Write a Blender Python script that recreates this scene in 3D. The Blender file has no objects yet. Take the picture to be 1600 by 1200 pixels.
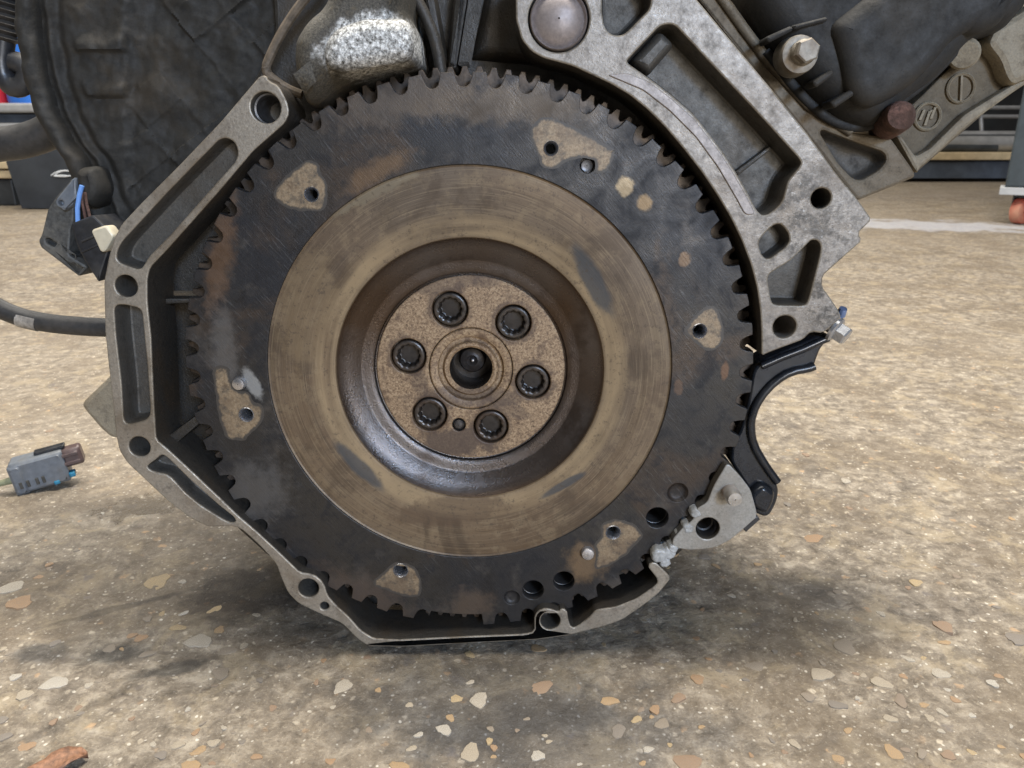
import bpy, bmesh, math, random
from mathutils import Vector, Matrix, noise as mnoise
from mathutils.geometry import tessellate_polygon

SC = bpy.context.scene
COL = SC.collection
random.seed(7)

# ------------------------------------------------------------------ camera
F_PX, PITCH, TILT, DEPTH = 1200.0, math.radians(18.0), math.radians(3.0), 0.3869
ZC = 0.1565                                     # height of the crankshaft axis above the floor
FWD = Vector((0, math.cos(PITCH), -math.sin(PITCH)))
UP = Vector((0, math.sin(PITCH), math.cos(PITCH)))
RIGHT = Vector((1, 0, 0))
CENTRE = Vector((0, 0, ZC))
CAM = CENTRE - DEPTH * (RIGHT * ((734 - 800) / F_PX) + UP * ((600 - 585) / F_PX) + FWD)
cd = bpy.data.cameras.new('camera')
cam = bpy.data.objects.new('camera', cd)
COL.objects.link(cam)
cam.location = CAM
cam.rotation_euler = (math.pi / 2 - PITCH, 0, 0)
cd.sensor_width = 36.0
cd.lens = 36.0 * F_PX / 1600.0
cd.clip_start, cd.clip_end = 0.01, 100.0
cd.dof.use_dof = True
cd.dof.focus_distance = 0.39
cd.dof.aperture_fstop = 26.0
SC.camera = cam

# ------------------------------------------------------------------ light
w = bpy.data.worlds.new('World')
SC.world = w
w.use_nodes = True
w.node_tree.nodes['Background'].inputs[0].default_value = (1.0, 0.97, 0.93, 1)
w.node_tree.nodes['Background'].inputs[1].default_value = 0.11


def area(name, loc, aim, size, power, colour, size_y=None):
    ld = bpy.data.lights.new(name, 'AREA')
    ld.energy, ld.color, ld.size = power, colour, size
    if size_y:
        ld.shape, ld.size_y = 'RECTANGLE', size_y
    o = bpy.data.objects.new(name, ld)
    COL.objects.link(o)
    o.location = loc
    o.rotation_euler = (Vector(aim) - Vector(loc)).to_track_quat('-Z', 'Y').to_euler()
    return o


area('overhead_lamp', (0.55, 0.20, 2.5), (0, 0.05, 0), 0.16, 72, (1.0, 0.93, 0.83), 0.45)
area('roof_lights', (-0.6, 2.4, 3.2), (-0.6, 2.4, 0), 3.4, 360, (1.0, 0.95, 0.87), 6.6)
area('doorway_lamp', (1.1, -3.1, 0.95), (0, 0, 0.14), 1.0, 68, (1.0, 0.95, 0.88), 1.2)
area('dish_sheen_lamp', (1.25, -3.0, 1.42), (0, 0, 0.14), 0.5, 62, (0.30, 0.56, 1.0), 0.4)  # unseen blue lamp, added for the sheen in the flywheel dish

SC.view_settings.view_transform = 'Standard'
SC.view_settings.look = 'None'
SC.view_settings.exposure = 0.0
SC.view_settings.gamma = 1.0
SC.cycles.max_bounces = 5
SC.cycles.diffuse_bounces = 3
SC.cycles.glossy_bounces = 3
SC.cycles.caustics_reflective = False
SC.cycles.caustics_refractive = False

# ------------------------------------------------------------------ geometry helpers
ROT = Matrix.Rotation(-TILT, 3, 'X')
ROTI = ROT.inverted()
CAM_L = ROTI @ (CAM - CENTRE)


def ray(px, py):
    return RIGHT * ((px - 800) / F_PX) + UP * ((600 - py) / F_PX) + FWD


def E(px, py, Y):
    """photo pixel -> (x, z) on the engine-local plane y = Y"""
    d = ROTI @ ray(px, py)
    t = (Y - CAM_L.y) / d.y
    p = CAM_L + d * t
    return (p.x, p.z)


def E3(px, py, Y):
    x, z = E(px, py, Y)
    return Vector((x, Y, z))


def mpp(px, py, Y):
    a, b = E(px - 1, py, Y), E(px + 1, py, Y)
    return (b[0] - a[0]) / 2


def G(px, py, z=0.0):
    """photo pixel -> world point on the horizontal plane z"""
    d = ray(px, py)
    t = (z - CAM.z) / d.z
    return CAM + d * t


def W(px, py, Y):
    """photo pixel -> world point on the vertical plane y = Y"""
    d = ray(px, py)
    return CAM + d * ((Y - CAM.y) / d.y)


def EL(pts, Y):
    return [E(p[0], p[1], Y) for p in pts]


def soft(pts, cut, n=2, closed=True):
    """cut corners (lengths in the units of pts)"""
    for _ in range(n):
        out = []
        L = len(pts)
        for i in range(L):
            a, b, c = Vector(pts[i - 1]), Vector(pts[i]), Vector(pts[(i + 1) % L])
            if not closed and i in (0, L - 1):
                out.append(tuple(b))
                continue
            u, v = a - b, c - b
            out.append(tuple(b + u * min(0.3, cut / max(u.length, 1e-9))))
            out.append(tuple(b + v * min(0.3, cut / max(v.length, 1e-9))))
        pts = out
        cut *= 0.45
    return pts


def wob(pts, amp, step):
    """subdivide a closed outline and make it slightly uneven"""
    out = []
    for i in range(len(pts)):
        a, b = Vector(pts[i]), Vector(pts[(i + 1) % len(pts)])
        k = max(1, int((b - a).length / step))
        for j in range(k):
            p = a.lerp(b, j / k)
            q = mnoise.noise_vector(Vector((p.x * 0.11, p.y * 0.11, 3.1)))
            out.append((p.x + q.x * amp, p.y + q.y * amp))
    return out


def area2(p):
    return sum(p[i - 1][0] * p[i][1] - p[i][0] * p[i - 1][1] for i in range(len(p))) / 2


def ccw(p):
    return list(p) if area2(p) > 0 else list(reversed(p))


def inset(p, d):
    """p counter-clockwise; d > 0 shrinks"""
    if abs(d) < 1e-9:
        return list(p)
    out = []
    n = len(p)
    for i in range(n):
        a, b, c = Vector(p[i - 1]), Vector(p[i]), Vector(p[(i + 1) % n])
        u = (b - a)
        v = (c - b)
        u = u.normalized() if u.length > 1e-9 else v.normalized()
        v = v.normalized() if v.length > 1e-9 else u
        n1, n2 = Vector((-u.y, u.x)), Vector((-v.y, v.x))
        m = n1 + n2
        if m.length < 1e-6:
            m = n1
        m.normalize()
        k = d / max(0.5, m.dot(n1))
        out.append((b.x + m.x * k, b.y + m.y * k))
    return out


def circle(cx, cz, r, n=28):
    return [(cx + r * math.cos(2 * math.pi * i / n), cz + r * math.sin(2 * math.pi * i / n)) for i in range(n)]


def pxcircle(px, py, r, Y, n=28):
    c = E(px, py, Y)
    return circle(c[0], c[1], r * mpp(px, py, Y), n)


class MB:
    def __init__(self):
        self.v, self.f, self.m, self.flat = [], [], [], set()

    def ring(self, p, y):
        i = len(self.v)
        self.v += [(q[0], y, q[1]) for q in p]
        return list(range(i, i + len(p)))

    def ring3(self, p):
        i = len(self.v)
        self.v += [tuple(q) for q in p]
        return list(range(i, i + len(p)))

    def face(self, idx, m=0):
        self.f.append(tuple(idx))
        self.m.append(m)

    def bridge(self, a, b, m=0, closed=True):
        n = len(a)
        for i in range(n if closed else n - 1):
            j = (i + 1) % n
            self.face((a[i], a[j], b[j], b[i]), m)

    def cap(self, loops, m=0):
        flat = [i for l in loops for i in l]
        pl = [[Vector((self.v[i][0], self.v[i][2], 0)) for i in l] for l in loops]
        for t in tessellate_polygon(pl):
            if len(set(t)) == 3:
                self.flat.add(len(self.f))
                self.face([flat[k] for k in t], m)

    def fan(self, r, m=0):
        self.face(r, m)

    def lathe(self, prof, n=96, c=(0, 0), m=0, start=False, end=False, mats=None):
        prev = None
        for k, (r, y) in enumerate(prof):
            cur = self.ring(circle(c[0], c[1], max(r, 1e-5), n), y)
            if prev:
                self.bridge(prev, cur, mats[k - 1] if mats else m)
            elif start:
                self.fan(cur, m)
            prev = cur
        if end:
            self.fan(prev, mats[-1] if mats else m)

    def frame_rings(self, path, rad, n=12):
        P = [Vector(p) for p in path]
        rings = []
        up = Vector((0.13, 0.2, 0.97))
        for i, p in enumerate(P):
            t = (P[min(i + 1, len(P) - 1)] - P[max(i - 1, 0)]).normalized()
            s = t.cross(up)
            if s.length < 1e-3:
                s = t.cross(Vector((1, 0, 0)))
            s.normalize()
            u = s.cross(t)
            r = rad[i] if isinstance(rad, (list, tuple)) else rad
            rings.append(self.ring3([p + s * (r * math.cos(2 * math.pi * k / n)) + u * (r * math.sin(2 * math.pi * k / n)) for k in range(n)]))
        return rings

    def tube(self, path, rad, n=12, m=0, caps=True):
        R = self.frame_rings(path, rad, n)
        for a, b in zip(R, R[1:]):
            self.bridge(a, b, m)
        if caps:
            self.fan(R[0], m)
            self.fan(R[-1], m)

    def plate(self, outer, y0, depth, b=0.0006, holes=(), mface=0, mside=1, draft=0.0, back=True, medge=None):
        """solid with a flat face towards the camera at y0. holes: (pts, depth or None = through, draft, floor material)"""
        outer = ccw(outer)
        medge = mface if medge is None else medge
        loops = [self.ring(inset(outer, b), y0)]
        r1 = self.ring(inset(outer, b * 0.3), y0 + b * 0.3)
        r2 = self.ring(outer, y0 + b)
        r3 = self.ring(inset(outer, -draft), y0 + depth)
        self.bridge(loops[0], r1, medge)
        self.bridge(r1, r2, medge)
        self.bridge(r2, r3, mside)
        backl = [r3]
        for h in holes:
            pts, hd, dr, mf = h
            pts = ccw(pts)
            a = self.ring(inset(pts, -b), y0)
            c = self.ring(inset(pts, -b * 0.3), y0 + b * 0.3)
            d = self.ring(pts, y0 + b)
            loops.append(a)
            self.bridge(a, c, medge)
            self.bridge(c, d, medge)
            if hd is None:
                e = self.ring(pts, y0 + depth)
                self.bridge(d, e, mf)
                backl.append(e)
            else:
                prev = d
                for ki, kd in ((0.35, 0.6), (0.6, 0.86), (1.0, 0.97), (1.5, 1.0)):
                    cur = self.ring(inset(pts, dr * ki), y0 + hd * kd)
                    self.bridge(prev, cur, mf)
                    prev = cur
                self.cap([prev], mf)
        self.cap(loops, mface)
        if back:
            self.cap(backl, mside)

    def pillow(self, outer, yb, h, wd, steps=6, m=0, base=0.0):
        """domed solid bulging towards the camera by h; wd is the width of the rounded border"""
        outer = ccw(outer)
        if base:
            r = self.ring(outer, yb + base)
            self.cap([r], m)
            prev = self.ring(outer, yb)
            self.bridge(r, prev, m)
        else:
            prev = self.ring(outer, yb)
        for k in range(1, steps + 1):
            a = math.pi / 2 * k / steps
            cur = self.ring(inset(outer, wd * (1 - math.cos(a))), yb - h * math.sin(a))
            self.bridge(prev, cur, m)
            prev = cur
        self.cap([prev], m)

    def box(self, lo, hi, m=0, b=0.0):
        p = [(lo[0], lo[2]), (hi[0], lo[2]), (hi[0], hi[2]), (lo[0], hi[2])]
        self.plate(p, lo[1], hi[1] - lo[1], b or min(abs(hi[i] - lo[i]) for i in range(3)) * 0.06, mface=m, mside=m)

    def hexbolt(self, c, y, r, h, fl=1.35, m=0, rot=0.2):
        """flanged hex head facing the camera: seat at y, head towards -y"""
        self.lathe([(r * fl, y), (r * fl, y - h * 0.22), (r * fl * 0.92, y - h * 0.32), (r * 0.9, y - h * 0.36)], 28, c, m, start=True, end=True)
        hx = [(c[0] + r * math.cos(rot + k * math.pi / 3), c[1] + r * math.sin(rot + k * math.pi / 3)) for k in range(6)]
        a = self.ring(hx, y - h * 0.3)
        d = self.ring(hx, y - h * 0.9)
        e = self.ring(inset(ccw(hx), r * 0.12), y - h)
        self.bridge(a, d, m)
        self.bridge(d, e, m)
        self.fan(e, m)

    def build(self, name, mats, parent=None, ang=32, loc=None):
        me = bpy.data.meshes.new(name)
        me.from_pydata(self.v, [], self.f)
        if not isinstance(mats, (list, tuple)):
            mats = [mats]
        for x in mats:
            me.materials.append(x)
        for i, (p, k) in enumerate(zip(me.polygons, self.m)):
            p.material_index = min(k, len(mats) - 1)
            p.use_smooth = i not in self.flat           # flat caps keep their own normal
        bm = bmesh.new()
        bm.from_mesh(me)
        bmesh.ops.remove_doubles(bm, verts=bm.verts, dist=1e-6)
        bmesh.ops.recalc_face_normals(bm, faces=bm.faces)
        bm.to_mesh(me)
        bm.free()
        keep = [p.use_smooth for p in me.polygons]
        me.set_sharp_from_angle(angle=math.radians(ang))
        me.polygons.foreach_set('use_smooth', keep)
        o = bpy.data.objects.new(name, me)
        COL.objects.link(o)
        if parent:
            o.parent = parent
        if loc is not None:
            o.location = loc
        return o


def tag(o, label=None, cat=None, group=None, kind=None):
    for k, v in (('label', label), ('category', cat), ('group', group), ('kind', kind)):
        if v:
            o[k] = v
    return o


def empty(name, loc, rot=(0, 0, 0)):
    o = bpy.data.objects.new(name, None)
    COL.objects.link(o)
    o.location = loc
    o.rotation_euler = rot
    o.empty_display_size = 0.02
    return o

# ------------------------------------------------------------------ material helpers
class NT:
    def __init__(self, name):
        self.mat = bpy.data.materials.new(name)
        self.mat.use_nodes = True
        self.t = self.mat.node_tree
        self.b = self.t.nodes['Principled BSDF']
        self.o = self.t.nodes['Material Output']
        self._co = None
        self._nc = {}

    def n(self, typ, **kw):
        nd = self.t.nodes.new(typ)
        for k, v in kw.items():
            setattr(nd, k, v)
        return nd

    def put(self, sock, v):
        if hasattr(v, 'is_output'):
            self.t.links.new(v, sock)
        elif v is not None:
            if isinstance(v, (tuple, list)) and sock.type == 'RGBA' and len(v) == 3:
                v = (*v, 1)
            sock.default_value = v

    def co(self):
        if self._co is None:
            self._co = self.n('ShaderNodeTexCoord').outputs['Object']
        return self._co

    def math(self, op, a, b=0.0, c=None, clamp=False):
        nd = self.n('ShaderNodeMath', operation=op, use_clamp=clamp)
        self.put(nd.inputs[0], a)
        self.put(nd.inputs[1], b)
        if c is not None:
            self.put(nd.inputs[2], c)
        return nd.outputs[0]

    def vmath(self, op, a, b):
        nd = self.n('ShaderNodeVectorMath', operation=op)
        self.put(nd.inputs[0], a)
        self.put(nd.inputs[1], b)
        return nd.outputs[1] if op in ('LENGTH', 'DISTANCE', 'DOT_PRODUCT') else nd.outputs[0]

    def noise(self, scale, detail=4, rough=0.6, vec=None, dist=0.0):
        detail = min(detail, 4.5)
        key = (scale, detail, rough, dist)
        if vec is None and key in self._nc:
            return self._nc[key]
        nd = self.n('ShaderNodeTexNoise')
        self.put(nd.inputs['Vector'], vec if vec is not None else self.co())
        nd.inputs['Scale'].default_value = scale
        nd.inputs['Detail'].default_value = detail
        nd.inputs['Roughness'].default_value = rough
        nd.inputs['Distortion'].default_value = dist
        if vec is None:
            self._nc[key] = nd.outputs[0]
        return nd.outputs[0]

    def voro(self, scale, feature='F1', vec=None, rnd=1.0, out='Distance'):
        nd = self.n('ShaderNodeTexVoronoi', feature=feature)
        self.put(nd.inputs['Vector'], vec if vec is not None else self.co())
        nd.inputs['Scale'].default_value = scale
        nd.inputs['Randomness'].default_value = rnd
        return nd.outputs[out]

    def ramp(self, fac, stops, interp='LINEAR'):
        nd = self.n('ShaderNodeValToRGB')
        cr = nd.color_ramp
        cr.interpolation = interp
        while len(cr.elements) < len(stops):
            cr.elements.new(0.5)
        for e, (p, c) in zip(cr.elements, stops):
            e.position = p
            if isinstance(c, (int, float)):
                c = (c, c, c)
            e.color = (*c, 1)
        self.put(nd.inputs[0], fac)
        return nd.outputs[0]

    def step(self, v, a, b):
        nd = self.n('ShaderNodeMapRange', clamp=True)
        nd.interpolation_type = 'SMOOTHSTEP'
        self.put(nd.inputs[0], v)
        nd.inputs[1].default_value = a
        nd.inputs[2].default_value = b
        return nd.outputs[0]

    def lerp(self, v, a, b, c, d):
        nd = self.n('ShaderNodeMapRange', clamp=True)
        self.put(nd.inputs[0], v)
        for i, x in enumerate((a, b, c, d)):
            nd.inputs[i + 1].default_value = x
        return nd.outputs[0]

    def mix(self, fac, a, b, blend='MIX'):
        nd = self.n('ShaderNodeMix', data_type='RGBA', blend_type=blend)
        self.put(nd.inputs[0], fac)
        self.put(nd.inputs[6], a)
        self.put(nd.inputs[7], b)
        return nd.outputs[2]

    def polar(self):
        """(radius, angle) in the x-z plane about the object's origin"""
        s = self.n('ShaderNodeSeparateXYZ')
        self.put(s.inputs[0], self.co())
        x, z = s.outputs[0], s.outputs[2]
        r = self.math('SQRT', self.math('ADD', self.math('MULTIPLY', x, x), self.math('MULTIPLY', z, z)))
        a = self.math('ARCTAN2', z, x)
        return r, a, x, z

    def comb(self, x, y, z=0.0):
        c = self.n('ShaderNodeCombineXYZ')
        self.put(c.inputs[0], x)
        self.put(c.inputs[1], y)
        self.put(c.inputs[2], z)
        return c.outputs[0]

    def spot(self, px, py, rx, ry, rot=0.0, jit=0.35, jscale=60.0, lo=1.15, hi=0.75, Y=0.0, floor=False):
        """mask 0..1 of an uneven patch lying on the surface"""
        if floor:
            g = G(px, py)
            cx, cz = g.x, g.y
        else:
            cx, cz = E(px, py, Y)
        s = self.n('ShaderNodeSeparateXYZ')
        self.put(s.inputs[0], self.co())
        x = self.math('SUBTRACT', s.outputs[0], cx)
        z = self.math('SUBTRACT', s.outputs[1 if floor else 2], cz)
        c_, s_ = math.cos(rot), math.sin(rot)
        u = self.math('DIVIDE', self.math('ADD', self.math('MULTIPLY', x, c_), self.math('MULTIPLY', z, s_)), rx)
        v = self.math('DIVIDE', self.math('SUBTRACT', self.math('MULTIPLY', z, c_), self.math('MULTIPLY', x, s_)), ry)
        d = self.math('SQRT', self.math('ADD', self.math('MULTIPLY', u, u), self.math('MULTIPLY', v, v)))
        d = self.math('ADD', d, self.math('MULTIPLY', self.math('SUBTRACT', self.noise(jscale, 4, 0.65), 0.5), jit * 4))
        return self.step(d, lo, hi)

    def bump(self, h, strength=0.3, dist=0.001, prev=None):
        nd = self.n('ShaderNodeBump')
        nd.inputs['Strength'].default_value = strength
        nd.inputs['Distance'].default_value = dist
        self.put(nd.inputs['Height'], h)
        if prev is not None:
            self.put(nd.inputs['Normal'], prev)
        return nd.outputs[0]

    def done(self, col, rough=0.5, metal=0.0, normal=None, spec=0.5, coat=None):
        self.put(self.b.inputs['Base Color'], col)
        self.put(self.b.inputs['Roughness'], rough)
        self.put(self.b.inputs['Metallic'], metal)
        self.put(self.b.inputs['Specular IOR Level'], spec)
        if coat is not None:
            self.put(self.b.inputs['Coat Weight'], coat)
            self.b.inputs['Coat Roughness'].default_value = 0.15
        if normal is not None:
            self.put(self.b.inputs['Normal'], normal)
        return self.mat


def simple(name, col, rough=0.5, metal=0.0, var=0.35, scale=120.0, bump=0.15, bdist=0.0004, dirt=None, dirt_amt=0.5, spec=0.5):
    t = NT(name)
    n1 = t.noise(scale, 5, 0.65)
    n2 = t.noise(scale * 0.17, 4, 0.6)
    lo = tuple(c * (1 - var) for c in col)
    hi = tuple(min(1, c * (1 + var)) for c in col)
    c = t.ramp(n1, [(0.3, lo), (0.7, hi)])
    if dirt:
        c = t.mix(t.math('MULTIPLY', t.step(n2, 0.45, 0.68), dirt_amt), c, dirt)
    r = t.lerp(n2, 0.3, 0.7, max(0.05, rough - 0.1), min(1, rough + 0.12))
    return t.done(c, r, metal, t.bump(n1, bump, bdist), spec)


def cast_metal(name, base, dark, brown, rough, metal, bump, amt_dark=0.6, amt_brown=0.5, speck=0.0, splash=()):
    t = NT(name)
    fine = t.noise(900, 4, 0.7)
    mid = t.noise(160, 6, 0.68)
    big = t.noise(28, 4, 0.6, dist=0.4)
    c = t.ramp(fine, [(0.25, tuple(x * 0.72 for x in base)), (0.75, tuple(min(1, x * 1.2) for x in base))])
    c = t.mix(t.math('MULTIPLY', t.step(mid, 0.5, 0.72), amt_dark), c, dark)
    c = t.mix(t.math('MULTIPLY', t.step(big, 0.46, 0.66), amt_brown), c, brown)
    pits = t.step(t.voro(520), 0.2, 0.08)
    c = t.mix(t.math('MULTIPLY', pits, t.math('MULTIPLY', t.step(big, 0.4, 0.6), 0.7)), c, dark)
    if speck:
        c = t.mix(t.math('MULTIPLY', t.step(t.noise(1500, 3, 0.8), 0.66, 0.72), speck), c, (0.8, 0.8, 0.78))
    for (px, py, rx, ry, rot) in splash:          # dried oil splashes and bright scraped spots
        k = t.spot(px, py, rx, ry, rot, 0.3, 60, 1.3, 0.5)
        c = t.mix(t.math('MULTIPLY', k, t.math('MULTIPLY', t.step(t.noise(120, 6, 0.75), 0.46, 0.62), 0.7)), c, dark)
        c = t.mix(t.math('MULTIPLY', k, t.math('MULTIPLY', t.step(t.noise(330, 5, 0.8), 0.60, 0.70), 0.5)), c, (0.50, 0.49, 0.46))
    nrm = t.bump(mid, bump * 0.6, 0.0007)
    nrm = t.bump(fine, bump, 0.0003, nrm)
    return t.done(c, t.lerp(mid, 0.3, 0.7, rough - 0.08, rough + 0.16), metal, nrm)


M = {}
M['machined'] = cast_metal('machined_aluminium', (0.30, 0.268, 0.222), (0.055, 0.045, 0.034), (0.14, 0.106, 0.070), 0.40, 0.45, 0.5, 0.55, 0.6, 0.15)
M['edge'] = cast_metal('bare_aluminium_edge', (0.27, 0.240, 0.196), (0.06, 0.048, 0.036), (0.12, 0.092, 0.06), 0.42, 0.4, 0.4, 0.7, 0.7)
M['inner'] = cast_metal('black_oily_casting', (0.036, 0.032, 0.027), (0.008, 0.007, 0.006), (0.045, 0.032, 0.02), 0.45, 0.2, 0.8, 0.7, 0.6)
M['as_cast'] = cast_metal('oily_cast_aluminium', (0.085, 0.079, 0.069), (0.02, 0.018, 0.015), (0.06, 0.046, 0.031), 0.5, 0.3, 0.6, 0.6, 0.5)
M['dirty_cast'] = cast_metal('brown_dirty_casting', (0.085, 0.077, 0.066), (0.02, 0.018, 0.016), (0.08, 0.06, 0.038), 0.6, 0.2, 0.8, 0.7, 0.7)
M['tan_cast'] = cast_metal('tan_dusty_casting', (0.25, 0.215, 0.155), (0.075, 0.06, 0.045), (0.17, 0.135, 0.09), 0.65, 0.15, 0.8, 0.5, 0.6, 0.25)
M['lug_cast'] = cast_metal('bright_aluminium', (0.31, 0.30, 0.275), (0.13, 0.12, 0.10), (0.2, 0.17, 0.13), 0.42, 0.35, 0.25, 0.45, 0.4, 0.25)
M['case'] = cast_metal('scraped_case_aluminium', (0.235, 0.211, 0.183), (0.05, 0.044, 0.037), (0.12, 0.094, 0.068), 0.42, 0.4, 0.5, 0.55, 0.6, 0.12, ((1255, 400, 0.030, 0.040, 0.5), (1285, 480, 0.012, 0.016, 0), (1240, 300, 0.02, 0.02, 0)))
M['wall'] = cast_metal('oily_block_wall', (0.030, 0.027, 0.023), (0.008, 0.007, 0.006), (0.045, 0.033, 0.02), 0.45, 0.2, 0.9, 0.7, 0.6, 0.3)
M['black_plastic'] = simple('black_plastic', (0.02, 0.021, 0.024), 0.38, var=0.4, scale=300, dirt=(0.055, 0.05, 0.042), dirt_amt=0.4)
M['gloss_black'] = simple('gloss_black_plastic', (0.012, 0.014, 0.018), 0.26, var=0.3, scale=200, bump=0.08, dirt=(0.03, 0.03, 0.03), dirt_amt=0.4)
M['cover'] = cast_metal('dusty_black_cover', (0.017, 0.0155, 0.0125), (0.005, 0.005, 0.005), (0.042, 0.032, 0.020), 0.7, 0.0, 0.6, 0.5, 0.6)
M['cover_dark'] = cast_metal('dusty_dark_cover', (0.019, 0.0185, 0.0175), (0.006, 0.006, 0.006), (0.036, 0.030, 0.022), 0.72, 0.0, 0.5, 0.5, 0.5)
M['steel'] = simple('bright_steel', (0.5, 0.5, 0.52), 0.28, 0.9, 0.2, 400, 0.1)
M['bolt_steel'] = simple('dusty_bolt_steel', (0.27, 0.245, 0.205), 0.55, 0.35, 0.3, 300, 0.3, dirt=(0.12, 0.08, 0.05), dirt_amt=0.6)
M['dark_steel'] = simple('oily_dark_steel', (0.075, 0.074, 0.075), 0.35, 0.6, 0.35, 300, 0.25, dirt=(0.05, 0.038, 0.028), dirt_amt=0.6)
M['rust'] = simple('rusty_steel', (0.13, 0.07, 0.055), 0.85, 0.1, 0.6, 420, 0.9, 0.0008, dirt=(0.05, 0.03, 0.022), dirt_amt=0.8)
M['rubber'] = simple('rubber', (0.03, 0.029, 0.028), 0.5, 0, 0.4, 260, 0.25, dirt=(0.07, 0.06, 0.05), dirt_amt=0.5)
M['grey_plastic'] = simple('grey_plastic', (0.12, 0.135, 0.155), 0.42, 0, 0.2, 200, 0.1, dirt=(0.13, 0.12, 0.10), dirt_amt=0.6)
M['blue_wire'] = simple('blue_wire', (0.16, 0.33, 0.72), 0.4, 0, 0.1)
M['cream_plastic'] = simple('cream_plastic', (0.62, 0.56, 0.42), 0.35, 0, 0.15, 150, 0.1, dirt=(0.35, 0.28, 0.18), dirt_amt=0.5)
M['sealant'] = simple('grey_sealant', (0.36, 0.37, 0.37), 0.4, 0.1, 0.35, 350, 0.8, 0.0006, dirt=(0.18, 0.16, 0.13), dirt_amt=0.6)
M['socket'] = simple('oily_bolt_socket', (0.03, 0.024, 0.02), 0.35, 0.3, 0.4, 300, 0.3)
M['zinc'] = simple('zinc_plated_steel', (0.45, 0.46, 0.48), 0.3, 0.7, 0.15, 300, 0.1)


def flake_metal():
    t = NT('corroded_bright_casting')
    fine = t.noise(1100, 5, 0.8)
    mid = t.noise(240, 6, 0.7)
    big = t.noise(30, 3, 0.6)
    bright = t.spot(578, 66, 0.0225, 0.0115, 0.22, 0.22, 160, 1.15, 0.8, Y=-0.02)
    c = t.ramp(fine, [(0.34, (0.012, 0.011, 0.009)), (0.66, (0.12, 0.108, 0.085))])
    c2 = t.ramp(t.noise(620, 4, 0.8), [(0.36, (0.07, 0.065, 0.055)), (0.52, (0.5, 0.5, 0.48)), (0.64, (0.95, 0.95, 0.93))])
    c = t.mix(t.math('MULTIPLY', t.step(mid, 0.55, 0.7), 0.6), c, (0.13, 0.10, 0.06))
    c = t.mix(bright, c, c2)
    nrm = t.bump(mid, 0.6, 0.001)
    nrm = t.bump(fine, 0.8, 0.0005, nrm)
    return t.done(c, 0.6, t.math('MULTIPLY', bright, 0.5), nrm)


M['flake'] = flake_metal()


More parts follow.
